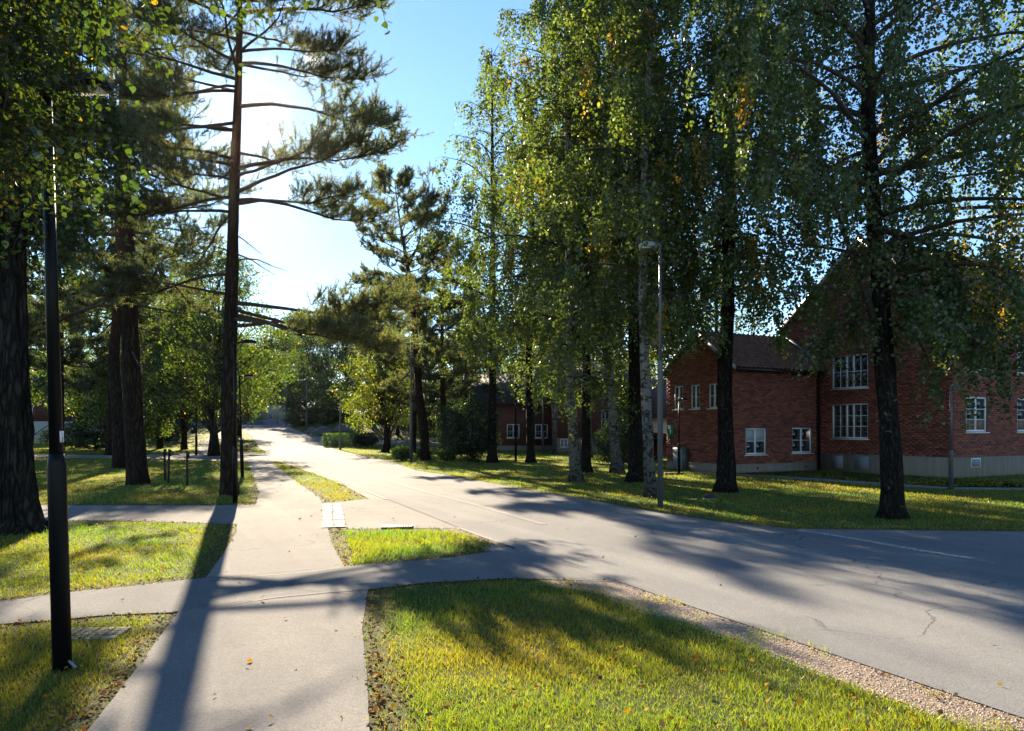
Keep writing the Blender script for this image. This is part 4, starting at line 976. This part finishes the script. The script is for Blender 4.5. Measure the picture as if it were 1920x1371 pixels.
PG = 'scots pines'
bF = G(430, 928)
plant_tree('pine_tree', 'tall main pine beside the path with the sun behind its trunk', 'pine', bF,
    pine_meshes(41, 16.0, lean_path(bF, [(428, 750), (433, 600), (436, 450), (441, 300), (447, 150), (450, 0)]) + [(.25, 0, 16)], r0=.205, h0=6.9, R=3.2, n_limb=48, detail=2, bare=(8.9, 10.5),
        limbs=[(4.9, -.12, -.12, 4.5, .5), (4.6, .14, -.12, 4.1, .45), (4.3, -.06, -.08, 3.9, .3), (4.75, .24, -.22, 4.2, .3), (4.5, -.34, -.1, 3.7, .5), (5.6, 3.0, .1, 3.3, .45), (5.1, 3.5, .1, 2.9, .3), (7.2, 3.2, .2, 3.0, .2),
               (9.9, -.1, .22, 4.1, .75), (7.7, -.25, .24, 3.8, .0), (7.5, .12, .28, 3.9, .0), (8.3, -.05, .34, 3.9, .1), (11.0, .25, .25, 3.2, .1), (9.3, 3.0, .2, 3.1, .3), (8.4, 3.4, .1, 3.0, .2), (7.6, 2.8, .15, 3.2, .2), (12.3, -.05, .08, 3.7, -.1), (12.6, .3, .2, 3.4, -.1), (11.3, .0, .05, 2.7, .0), (7.4, -.1, .1, 3.1, .3), (10.3, 3.1, .1, 3.0, .2), (11.6, 3.3, .2, 2.8, .1)], n=9, L=.105, w=.0150, base_col=(.082, .100, .052)), group=PG)
bB = G(260, 908)
plant_tree('pine_tree', 'large leaning dark pine on the left lawn, nearest of the left group', 'pine', bB,
    pine_meshes(42, 18.0, lean_path(bB, [(252, 800), (245, 650), (240, 500), (236, 350), (232, 200), (228, 0)]) + [(-.7, 0, 18)], r0=.285, h0=6.2, R=4.0, n_limb=54, detail=2, base_col=(.068, .086, .044), limbs=[(5.4, 3.2, .1, 4.2, .5), (5.8, 2.9, .1, 4.5, .6)], n=8, sub=8, L=.115, w=.0195), group=PG)
bC = G(224, 878)
plant_tree('pine_tree', 'dark pine with crooked bowed trunk directly behind the leaning pine', 'pine', bC,
    pine_meshes(43, 19, lean_path(bC, [(221, 760), (214, 690), (213, 650), (222, 580), (226, 480), (219, 330), (210, 150), (206, 0)]) + [(-1.2, 0, 19)], r0=.27, h0=6.0, R=4.2, n_limb=48, base_col=(.06, .078, .040), n=7, sub=8, L=.14, w=.027), group=PG)
bH = G(798, 863)
hp = lean_path(bH, [(795, 800), (786, 740), (777, 600), (769, 520), (760, 470), (748, 400), (740, 335)])
plant_tree('pine_tree', 'mid distance pine with forked reddish top beside the road lamp', 'pine', bH,
    pine_meshes(44, 14.9, hp, r0=.25, h0=4.5, R=2.9, n_limb=44, n=7, sub=9, L=.16, w=.031, base_col=(.075, .092, .048), limbs=[(10.3, .1, 1.0, 4.6, -.1), (10.6, .3, .95, 4.2, -.15), (11.4, 0, .9, 2.6, -.2), (9.0, 3.1, .2, 3.2, .1), (7.5, -.1, .2, 3.0, .3), (5.5, 0, .0, 3.2, .2), (6.2, 3.2, .1, 3.2, .3)], topR=.5), group=PG)
pshare = pine_meshes(45, 17, [(0, 0, 0), (.3, 0, 8), (.1, .2, 17)], r0=.26, h0=4.0, R=3.7, n_limb=50, n=6, sub=8, L=.18, w=.036, base_col=(.058, .076, .038))
for (x, y, rz, sc, lab) in ((at(205, 803, 47)[0], 47, .5, 1.0, 'dark pine standing farther back left of the crooked pine'), (at(110, 803, 40)[0], 40, 2.0, 1.05, 'dark pine behind the foreground lamp at far left'),
                            (at(30, 803, 36)[0], 36, 4.1, 1.0, 'dark pine half hidden behind the thick left trunk'), (at(835, 803, 47)[0], 47, 3.0, .78, 'short dense dark pine behind the big bush'), (at(775, 803, 50)[0], 50, .9, .72, 'dense dark pine just behind the mid distance pine'), (at(728, 803, 64)[0], 64, 5.1, .8, 'dark pine standing behind the small yellowing tree'), (at(875, 803, 58)[0], 58, 1.7, .8, 'dark pine left of the leftmost birch'),
                            (at(300, 803, 62)[0], 62, 1.2, .95, 'far pine above the round dark shrub on the left lawn')):
    plant_tree('pine_tree', lab, 'pine', (x, y, float(tz(x, y))), pshare, rz, sc, PG)

# ---- broadleaf background trees and shrubs
def crown_tree(seed, H, R, z0, n_cl=60, per=120, leaf=.16, col=(.06, .095, .02), r0=.22, yellow=.02, squash=.8, clump=.9):
    rng = np.random.default_rng(seed); trunk = MB(); limb = MB(); fol = MB()
    tr = np.array([[rng.normal() * .06 * k, rng.normal() * .06 * k, z] for k, z in enumerate(np.linspace(0, H * .9, 9))]); tr[:, 2] -= .15
    trunk.tube(tr, r0 * (1 - np.linspace(0, .9, 9)) * (1 + .5 * np.exp(-np.linspace(0, H, 9) / .4)) + .01, 12, rough=.04, seed=seed)
    P = []; Cc = []
    for i in range(n_cl):
        q = rng.random(); az = i * 2.4 + rng.normal() * .3; zc = z0 + (H - z0) * q; prof = math.sin(math.pi * min(1, (.16 + .84 * q)) ** .85) ** .7
        rr_ = R * prof * rng.uniform(.35, 1.0); c = np.array([math.cos(az) * rr_, math.sin(az) * rr_, zc])
        b = tr[min(8, int(max(1, zc / H * 6)))]; limb.tube(np.array([b, (b + c) / 2 + np.array([0, 0, .2]), c]), [.05, .03, .01], 4, cap=False)
        m = int(per * rng.uniform(.6, 1.4)); d = nrm(rng.normal(size=(m, 3))) * (rng.random((m, 1)) ** .45) * clump * np.array([1.15, 1.15, squash]) * rng.uniform(.7, 1.3)
        P.append(c + d); cc = leaf_cols(m, rng, np.array(col) * (1 + rng.normal() * .2), .2, yellow)
        Cc.append(cc)
    P = np.vstack(P); k = P[:, 2] > .25; fol.quads(kites(P[k], leaf, rng, .25, .85), np.vstack(Cc)[k])
    return trunk.mesh('trunk', M['dark_bark'], True), limb.mesh('branches', M['twig']), fol.mesh('crown', M['broadleaf'])
tA = crown_tree(51, 9.5, 3.6, 2.6, 80, 130, .17, (.052, .076, .018)); tB = crown_tree(52, 12, 4.4, 2.8, 80, 130, .2, (.044, .068, .018)); tC = crown_tree(53, 8, 3.4, 1.0, 60, 130, .18, (.066, .088, .020), yellow=.05)
tD = crown_tree(54, 13, 3.6, 1.2, 90, 130, .2, (.040, .062, .020))
bGt = G(401, 855); plant_tree('broadleaf_tree', 'leaning broadleaf tree beside the branching path left of main pine', 'tree', bGt, crown_tree(55, 12.5, 4.8, 3.2, 150, 170, .14, (.055, .080, .020), r0=.27), group='broadleaf trees')
plant_tree('broadleaf_tree', 'small broadleaf tree with yellowing edge left of the street lamp', 'tree', G(722, 849), crown_tree(56, 8.2, 3.1, 1.9, 80, 130, .14, (.080, .100, .022), r0=.22, yellow=.06), group='broadleaf trees')
XB = 0
for (u, y, me, rz, sc, lab) in (
        (215, 52, tA, 0, .8, 'low broadleaf tree behind the dark pine trunks'), (150, 66, tB, 1, 1.25, 'tall broadleaf tree above the dark bush on the left'), (-70, 66, tC, 2, 1.6, 'broadleaf tree hiding the upper left building'),
        (300, 84, tB, 3, 1.2, 'broadleaf tree beyond the round left shrub'), (352, 112, tA, 1.5, 1.5, 'broadleaf tree right of the round left shrub'), (-40, 52, tB, 2.5, 1.1, 'broadleaf tree at the far left edge'),
        (455, 134, tC, .7, 1.9, 'yellow green tree behind the fence left of gatehouse'), (495, 140, tC, 2.9, 2.2, 'bright yellow green tree right above the gatehouse'), (540, 130, tB, 4.0, 1.35, 'tree behind the farthest street lamp'),
        (447, 84, tA, 5, 1.0, 'drooping tree over the road end by main pine'), (575, 108, tD, 1, 1.15, 'dark tree on top of the rocky bank'), (615, 100, tB, 2, 1.1, 'bushy tree on the bank left of yellow tree'),
        (650, 94, tD, 3, 1.1, 'dark conifer like tree on the bank behind yellow tree'), (695, 86, tB, 0.4, 1.1, 'dark tree on the bank left of the mid pine'), (745, 80, tD, 5, .8, 'tall dark tree directly behind the mid pine trunk'),
        (800, 74, tD, 2.2, .85, 'tall dark tree right of the mid pine'), (860, 72, tB, 3.3, .9, 'wide tree behind the big dark bush'), (920, 82, tD, 4.4, .95, 'tall dark tree behind the leftmost birch'),
        (985, 88, tB, 1.1, 1.0, 'tree behind roof of the red brick building'), (1060, 84, tD, 2.4, .9, 'dark tree above the brick building wing'), (1130, 80, tA, 3.9, 1.15, 'tree beyond the tall grey plinth wing'), (1200, 74, tB, .6, .85, 'tree behind cream garage'),
        (1290, 90, tB, 5.6, .62, 'low tree far behind the tiled wing'), (560, 150, tB, 3, 1.9, 'tallest far tree in the gap above the road'), (400, 150, tD, 1, 1.7, 'far dark tree behind the grey shed'), (330, 145, tB, 2, 2.0, 'far wide tree behind the left lawn'),
        (345, 60, tB, 2.2, .95, 'dense broadleaf tree directly behind the wooden stakes'), (432, 66, tB, .9, .85, 'dense tree half hidden behind the main pine trunk'), (250, 58, tD, .3, .9, 'dark tree between the left pines and round shrub'),
        (250, 120, tD, 4, 1.7, 'far dark tree seen between left pines'), (90, 110, tB, 5, 1.7, 'far tree behind the left brick building')):
    x = at(u, 803, y)[0]; plant_tree('broadleaf_tree', lab, 'tree', (x, y, float(tz(x, y)) - .05), me, rz, sc, 'broadleaf trees')

def shrub(u, v, w, h, label, seed, n=5000, leaf=.09, col=(.030, .052, .020), boxy=False, d=None, name='shrub', sh='bush'):
    rng = np.random.default_rng(seed); b = G(u, v); d = d or w
    p = rng.normal(size=(n, 3)); p = nrm(p) * (rng.uniform(.0, 1, (n, 1)) ** .22)
    if boxy: p = rng.uniform(-1, 1, (n, 3)); k = rng.integers(0, 3, n); q = rng.random(n) < .75; p[np.arange(n)[q], k[q]] = np.sign(p[np.arange(n)[q], k[q]]); 
    lump = 1 + .16 * np.sin(p[:, 0] * 6 + seed) * np.cos(p[:, 1] * 5 + seed * 2) + .12 * np.sin(p[:, 2] * 8 + seed) if not boxy else np.ones(n)
    P = p * lump[:, None] * np.array([w / 2, d / 2, h / 2]) + np.array([0, 0, h * .5]) + rng.normal(size=(n, 3)) * (.02 if boxy else .04)
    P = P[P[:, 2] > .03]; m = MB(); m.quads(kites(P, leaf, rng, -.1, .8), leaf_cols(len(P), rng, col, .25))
    r = thing(name, label, sh, (b[0], b[1] + d * .3, b[2]), 0)
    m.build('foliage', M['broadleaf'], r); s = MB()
    for k in range(9):
        a = rng.uniform(0, 6.28); q = np.array([math.cos(a) * w * .3 * rng.random(), math.sin(a) * d * .3 * rng.random(), h * rng.uniform(.5, .8)]); s.tube([(q[0] * .2, q[1] * .2, -.05), q * .6, q], [.03, .02, .01], 4)
    s.build('stems', M['twig'], r); return r
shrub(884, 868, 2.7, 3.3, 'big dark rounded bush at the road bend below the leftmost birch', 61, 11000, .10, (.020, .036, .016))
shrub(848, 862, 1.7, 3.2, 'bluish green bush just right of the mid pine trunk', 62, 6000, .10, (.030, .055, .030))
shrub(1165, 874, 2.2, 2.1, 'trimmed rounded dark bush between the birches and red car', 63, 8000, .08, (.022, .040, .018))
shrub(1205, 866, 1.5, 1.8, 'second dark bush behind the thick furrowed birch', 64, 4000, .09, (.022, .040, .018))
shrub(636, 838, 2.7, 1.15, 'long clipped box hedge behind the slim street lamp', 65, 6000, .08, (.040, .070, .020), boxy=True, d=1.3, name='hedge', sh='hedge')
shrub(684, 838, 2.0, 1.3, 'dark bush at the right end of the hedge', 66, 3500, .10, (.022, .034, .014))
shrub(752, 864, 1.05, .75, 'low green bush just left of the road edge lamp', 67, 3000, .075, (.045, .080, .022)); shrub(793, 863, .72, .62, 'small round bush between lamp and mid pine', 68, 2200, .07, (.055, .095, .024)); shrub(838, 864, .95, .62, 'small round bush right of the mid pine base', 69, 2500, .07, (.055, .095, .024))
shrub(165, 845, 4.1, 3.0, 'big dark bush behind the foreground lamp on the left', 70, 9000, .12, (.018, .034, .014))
shrub(300, 829, 4.4, 3.4, 'wide dark round shrub on the left lawn', 71, 9000, .14, (.020, .036, .014))
shrub(556, 800, 4.0, 2.0, 'low dark scrub at the far road end', 72, 4000, .16, (.035, .055, .02)); SCRUB = shrub(615, 798, 5.5, 3.0, 'dark scrub growing on the rocky bank', 73, 6000, .16, (.025, .045, .02))

for k, (u, v, y, sc, lab) in enumerate(((700, 800, 96, 1.0, 'dark scrub under the trees behind the hedge'), (755, 800, 90, .9, 'dark scrub behind the mid pine base'), (582, 795, 112, 1.5, 'tall scrub on the bank right of the farthest lamp'), (655, 795, 104, 1.5, 'tall scrub at the back of the rocky bank'), (815, 800, 84, 1.0, 'dark scrub left of the big dark bush'), (890, 800, 90, 1.1, 'dark scrub behind the big dark bush'), (235, 800, 70, .7, 'low dark scrub behind the crooked pine'), (118, 800, 62, .6, 'low dark bush right behind the foreground lamp'), (385, 800, 112, .9, 'dark scrub before the grey shed'))):
    o0 = bpy.data.objects['shrub.009'] if False else SCRUB; o = copy_tree(o0); x = at(u, 803, y)[0]; o.location = (x, y, float(tz(x, y))); o.scale = (sc, sc, sc); o.rotation_euler = (0, 0, k * 1.3); tag(o, lab, 'bush', 'dark scrub')
# ---- thick old tree on the left and the overhanging birch beside the camera
bA = G(8, 997)
mA = birch_meshes(81, 14, 2.0, [(0, 0, 0), (-.05, 0, 5), (-.1, 0, 15)], r0=.40, h0=5.2, n_pri=52, leaf=.095, bark='dark_bark', detail=3, sides=30, hang=1.0, clip=1.5, base_col=(.034, .058, .018))
plant_tree('old_tree', 'thick furrowed old trunk at the left edge of the picture', 'tree', bA, mA)

def heart_leaf(size):
    """ovate birch leaf, slightly folded along its midrib"""
    o = [(0, 0), (.34, .06), (.50, .30), (.42, .55), (.20, .82), (0, 1.05)]
    v = [(0, 0, 0), (0, -.3, -.03), (0, -.55, -.02), (0, -.8, .02), (0, -1.05, .06)]
    L_ = [(x, -y, .10 * abs(x)) for x, y in o[1:-1]]; R_ = [(-x, -y, .10 * abs(x)) for x, y in o[1:-1]]
    V = np.array(v + L_ + R_) * size
    f3 = [[0, 5, 1], [0, 1, 9], [4, 3, 8], [4, 12, 3]]; f4 = [[1, 5, 6, 2], [2, 6, 7, 3], [9, 1, 2, 10], [10, 2, 3, 11]]
    f3 += [[3, 7, 8], [3, 12, 11]]
    return V, f3, f4
rngL = np.random.default_rng(91)
tb_ = np.array([-4.6, 3.2, 0.0]); ov = thing('birch_tree', 'birch beside the camera whose leafy twigs hang in at top left', 'birch', tb_, 0, None)
tm_ = MB(); zz_ = np.linspace(-.1, 11, 22); tm_.tube(np.stack([.05 * np.sin(zz_), 0 * zz_, zz_], -1), .16 * (1 - zz_ / 11.5) ** .8 + .01, 14, rough=.03); tm_.build('trunk', M['birch_bark'], ov, smooth=True)
lm = MB(); leafP = []
def hang_branch(p0, p1, n_str, ln, dens, spread=.25):
    """a limb from the trunk to p1 (world) with hanging strands near its end"""
    p0 = np.array(p0) ; p1 = np.array(p1) - tb_; mid = (p0 + p1) / 2 + np.array([0, 0, .35]); t_ = np.linspace(0, 1, 10)[:, None]
    pts = p0 * (1 - t_) ** 2 + 2 * mid * t_ * (1 - t_) + p1 * t_ ** 2; lm.tube(pts, np.linspace(.03, .006, 10), 6, cap=False)
    for k in range(n_str):
        b = interp(pts, [rngL.uniform(.55, 1)])[0] + rngL.normal(size=3) * np.array([spread, spread, .05]); l = ln * rngL.uniform(.4, 1.15)
        st = curve(b, (rngL.normal() * .4, rngL.normal() * .4, -.6), l, 1.2, 6, rngL, .25); lm.tube(st, np.linspace(.004, .0015, len(st)), 3, cap=False)
        lm.tube([interp(pts, [.75])[0], (b + interp(pts, [.75])[0]) / 2 + np.array([0, 0, .05]), b], .003, 3, cap=False)
        m = max(3, int(dens * l)); leafP.append(interp(st, rngL.uniform(0, 1, m)) + rngL.normal(size=(m, 3)) * .022)
for (u, v, Y, ns, ln, dn) in ((400, -40, 4.2, 22, .42, 30), (470, -60, 4.3, 24, .50, 30), (530, -50, 4.2, 20, .48, 28), (430, -110, 4.6, 24, .6, 30), (350, -90, 4.4, 20, .42, 30), (640, -30, 4.2, 6, .28, 28), (600, -120, 4.5, 12, .40, 24),
                              (30, 60, 4.6, 34, .9, 34), (100, 40, 4.4, 40, .9, 34), (160, 30, 4.6, 36, .85, 34), (200, -40, 4.8, 34, .7, 32), (-30, 180, 4.3, 36, 1.0, 34), (60, 240, 4.6, 40, .9, 34), (140, 170, 4.5, 44, .85, 34), (180, 120, 4.9, 30, .6, 32), (110, 300, 4.6, 26, .55, 32), (10, 350, 4.4, 22, .5, 30), (150, 270, 4.9, 22, .4, 30), (-60, 60, 4.0, 30, 1.0, 32)):
    hang_branch((0, 0, rngL.uniform(3.5, 6.0)), at(u, v, Y), ns, ln, dn)
lm.build('branches', M['twig'], ov, smooth=True)
P = np.vstack(leafP) + tb_; n_ = len(P)
th = rngL.uniform(0, 2 * math.pi, n_); tilt = rngL.normal(size=(n_, 2)) * .55; scs = rngL.uniform(.7, 1.15, n_)
dist = np.linalg.norm(P - np.array([0, 0, EYE]), axis=1)
uu = CU + FOC * P[:, 0] / P[:, 1]; vv = HV - FOC * (P[:, 2] - EYE) / P[:, 1]
vis = (uu > 0) & (uu < 1920) & (vv > 0)
order = np.argsort(dist + np.where(vis, 0, 100) - np.where(uu > 300, .8, 0)); first = set(order[:300].tolist())
lcols = leaf_cols(n_, rngL, (.036, .062, .016), .25, .03)
V0, F3, F4 = heart_leaf(.044)
protos = []
for c in ((.036, .062, .016), (.046, .076, .017), (.030, .054, .015), (.060, .080, .016)):
    b = MB(); b.add(V0, f3=F3, f4=F4, col=np.array(c)); protos.append(b.mesh('leaf', M['leaf'], True))
rest = MB()
for i in range(n_):
    R_ = Matrix.Rotation(th[i], 3, 'Z') @ Matrix.Rotation(tilt[i, 0] + .35, 3, 'X') @ Matrix.Rotation(tilt[i, 1], 3, 'Y')
    if i in first:
        o = put('leaf', protos[i % 4], ov, loc=tuple(P[i] - tb_)); o.rotation_euler = R_.to_euler(); o.scale = (scs[i],) * 3
    else:
        rest.add((V0 * scs[i]) @ np.array(R_).T + P[i] - tb_, f3=F3, f4=F4, col=lcols[i])
rest.build('crown', M['leaf'], ov, smooth=True, kind='stuff')

# ------------------------------------------------------------------ grass, fallen leaves, gravel
rg = np.random.default_rng(101)
def inside(poly, P):
    x, y = P[:, 0], P[:, 1]; r = np.zeros(len(P), bool); n = len(poly)
    bb = (x > poly[:, 0].min()) & (x < poly[:, 0].max()) & (y > poly[:, 1].min()) & (y < poly[:, 1].max())
    i = np.where(bb)[0]; xx, yy = x[i], y[i]; q = np.zeros(len(i), bool)
    for a, b in zip(poly, np.roll(poly, -1, 0)):
        c = ((a[1] > yy) != (b[1] > yy))
        q ^= c & (xx < (b[0] - a[0]) * (yy - a[1]) / ((b[1] - a[1]) if abs(b[1] - a[1]) > 1e-12 else 1e-12) + a[0])
    r[i] = q; return r
def edge_dist(P, polys):
    d = np.full(len(P), 9.0)
    for poly in polys:
        for a, b in zip(poly, np.roll(poly, -1, 0)):
            ab = b - a; t = np.clip(((P - a) @ ab) / max(ab @ ab, 1e-9), 0, 1); d = np.minimum(d, np.linalg.norm(P - a - t[:, None] * ab, axis=1))
    return d
LAT = rg.random((64, 64))
def vnoise(P, s):
    q = P * s; i = np.floor(q).astype(int); f = q - i; f = f * f * (3 - 2 * f); a = i % 64; b = (i + 1) % 64
    return (LAT[a[:, 0], a[:, 1]] * (1 - f[:, 0]) * (1 - f[:, 1]) + LAT[b[:, 0], a[:, 1]] * f[:, 0] * (1 - f[:, 1]) + LAT[a[:, 0], b[:, 1]] * (1 - f[:, 0]) * f[:, 1] + LAT[b[:, 0], b[:, 1]] * f[:, 0] * f[:, 1])
def field(dens0, Y0, Y1, pw=1.7, margin=1.6):
    """points over the lawns, thinning with distance from the place people look from"""
    out = []; y = Y0
    while y < Y1:
        dy = max(.25, y * .05); w = .70 * y + margin; n = rg.poisson(dens0 * (5 / max(y, 4.0)) ** pw * 2 * w * dy)
        out.append(np.stack([rg.uniform(-w, w, n), rg.uniform(y, y + dy, n)], 1)); y += dy
    return np.vstack(out)
def off_paving(P, polys):
    k = np.ones(len(P), bool)
    for poly in polys: k &= ~inside(poly, P)
    return P[k]
HOUSE_FOOT = [np.array([AB(0, 0), AB(WL, 0), AB(4.76, -5.49), AB(20, -5.49), AB(20, 4), AB(0, WD)])]
P = field(5400, 3.1, 100, 1.95)
wob = np.stack([vnoise(P, 5.1) - .5, vnoise(P + 37, 5.1) - .5], 1) * .22 + np.stack([vnoise(P + 11, 1.3) - .5, vnoise(P + 23, 1.3) - .5], 1) * .16
k = np.ones(len(P), bool)
for q_ in PAVED + HOUSE_FOOT: k &= ~inside(q_, P + wob)
P = P[k]
near = P[:, 1] < 22
de = np.full(len(P), 9.0); de[near] = edge_dist(P[near], PAVED)
n1, n2 = vnoise(P, .9), vnoise(P, 3.3)
pr = np.clip(.35 + 1.1 * (n1 * .6 + n2 * .4), .25, 1.0) * np.clip((de + .04 - .22 * n2) / .22, .10, 1)
ver = inside(VERGES[0], P)
pr = np.where(ver, np.clip(n2 * 1.3 - .62, 0, .5), pr)
isl = inside(np.array(PX((650, 1000), (880, 998), (930, 1025), (800, 1042), (660, 1062))), P)
k = rg.random(len(P)) < np.where(isl, np.maximum(pr, .9), pr); P, de, n1, n2, isl = P[k], de[k], n1[k], n2[k], isl[k]
n = len(P); far_ = np.maximum(P[:, 1] / 5, .8)
h = rg.uniform(.018, .046, n) * (.7 + .7 * n2) * np.where(isl, 1.7, 1) * far_ ** .18
w = .0046 * far_ ** .9 * rg.uniform(.7, 1.4, n)
az = rg.uniform(0, 2 * math.pi, n); ln = h * rg.uniform(.1, 1.0, n)
base = np.stack([P[:, 0], P[:, 1], tz(P[:, 0], P[:, 1]) - np.where(P[:, 1] > 58, .012, 0)], 1)
s = np.stack([np.cos(az), np.sin(az), 0 * az], 1) * w[:, None] * .5; la = rg.uniform(0, 2 * math.pi, n)
tip = base + np.stack([np.cos(la) * ln, np.sin(la) * ln, h], 1)
col = np.array([.128, .168, .022])[None] * rg.uniform(.65, 1.3, (n, 1)); col[:, 0] *= 1 + .8 * (n1 - .45) + rg.normal(size=n) * .12
dry = rg.random(n) < (.03 + .22 * np.clip(n1 - .55, 0, 1) + .35 * (de < .22)); col[dry] = np.array([.20, .165, .06]) * rg.uniform(.6, 1.2, (dry.sum(), 1))
col = np.where(isl[:, None], col * np.array([.86, 1.05, .9]), col)
gm = MB(); gm.tris(np.stack([base - s, base + s, tip], 1), np.clip(col, .01, .5))
gm.build('lawn_grass', M['blade'], kind='stuff')

# fallen leaves
P = off_paving(field(950, 3.1, 30, 1.65), PAVED + HOUSE_FOOT); de = edge_dist(P, PAVED); k = rg.random(len(P)) < np.where(de < .11, .95, np.where(de < .26, .8 * vnoise(P, 2.1), .009 + .02 * (vnoise(P, .55) > .58))); k &= ~(inside(VERGES[0], P) & (rg.random(len(P)) > .12)); P, de = P[k], de[k]
Q = field(1.2, 3.1, 30, 1.2); P2 = np.vstack([P, Q]); de2 = np.concatenate([de, np.full(len(Q), 1.0)]); on = np.concatenate([np.zeros(len(P), bool), np.ones(len(Q), bool)])
n = len(P2); B = np.stack([P2[:, 0], P2[:, 1], tz(P2[:, 0], P2[:, 1]) + np.where(on, .024, np.where(de2 < .2, rg.uniform(.008, .02, n), rg.uniform(.048, .075, n)))], 1)
az = rg.uniform(0, 2 * math.pi, n); d = np.stack([np.cos(az), np.sin(az), rg.normal(size=n) * .35], 1); sd = nrm(np.cross(d, np.array([0, 0, 1.0]) + rg.normal(size=(n, 3)) * .4))
L = (rg.uniform(.022, .046, n) * np.where(de2 < .3, .9, 1.15))[:, None] * np.maximum(P2[:, 1:2] / 9, 1) ** .5
V = np.stack([B, B + d * L * .45 + sd * L * .36 + np.array([0, 0, .004]), B + d * L, B + d * L * .45 - sd * L * .36 + np.array([0, 0, .004])], 1)
pal = np.array([(.36, .20, .012), (.30, .13, .010), (.40, .27, .03), (.17, .085, .04), (.28, .19, .10), (.11, .06, .035)])
pid = np.where(de2 < .3, rg.choice(6, n, p=[.05, .07, .05, .36, .22, .25]), rg.choice(6, n, p=[.42, .22, .2, .06, .08, .02]))
lm_ = MB(); lm_.quads(V, pal[pid] * rg.uniform(.7, 1.2, (n, 1))); lm_.build('fallen_leaves', M['litter'], kind='stuff')

# gravel along the road edge
def gravel(name, poly, dens, szlo, szhi):
    poly = np.array([q[:2] for q in poly]); lo, hi = poly.min(0), poly.max(0); n = int(dens * np.prod(hi - lo)); P = rg.uniform(lo, hi, (n, 2)); P = P[inside(poly, P)]; n = len(P)
    r = rg.uniform(szlo, szhi, (n, 1)); o = np.array([(1, 0, 0), (-.5, .87, 0), (-.5, -.87, 0), (.1, .1, .9)]); a = rg.uniform(0, 6.28, n); c, s_ = np.cos(a), np.sin(a)
    O = o[None] * r[:, :, None] * rg.uniform(.6, 1.3, (n, 4, 1)); X = O[..., 0] * c[:, None] - O[..., 1] * s_[:, None]; Y = O[..., 0] * s_[:, None] + O[..., 1] * c[:, None]
    V = np.stack([X + P[:, 0:1], Y + P[:, 1:2], O[..., 2] + .006], -1); b = MB(); c4 = np.repeat(np.array([.46, .375, .305])[None] * rg.uniform(.35, 1.5, (n, 1)) * rg.uniform(.9, 1.1, (n, 3)), 4, 0)
    i = np.arange(n)[:, None] * 4; b.add(V.reshape(-1, 3), f3=np.concatenate([i + np.array([0, 1, 3]), i + np.array([1, 2, 3]), i + np.array([2, 0, 3])], 1).reshape(-1, 3), col=c4); b.build(name, M['pebble'], kind='stuff')
gravel('verge_gravel', PX((1140, 1083), (1240, 1118), (1540, 1220), (1920, 1348), (1990, 1371), (1815, 1371), (1765, 1354), (1685, 1323), (1580, 1286), (1475, 1244), (1395, 1212), (1285, 1175), (1190, 1146), (1120, 1114), (1010, 1097)), 4200, .003, .008)
gravel('island_gravel', PX((822, 991), (866, 990), (965, 1027), (985, 1036), (905, 1034), (915, 1022), (890, 1009), (830, 1000)), 1900, .005, .012)
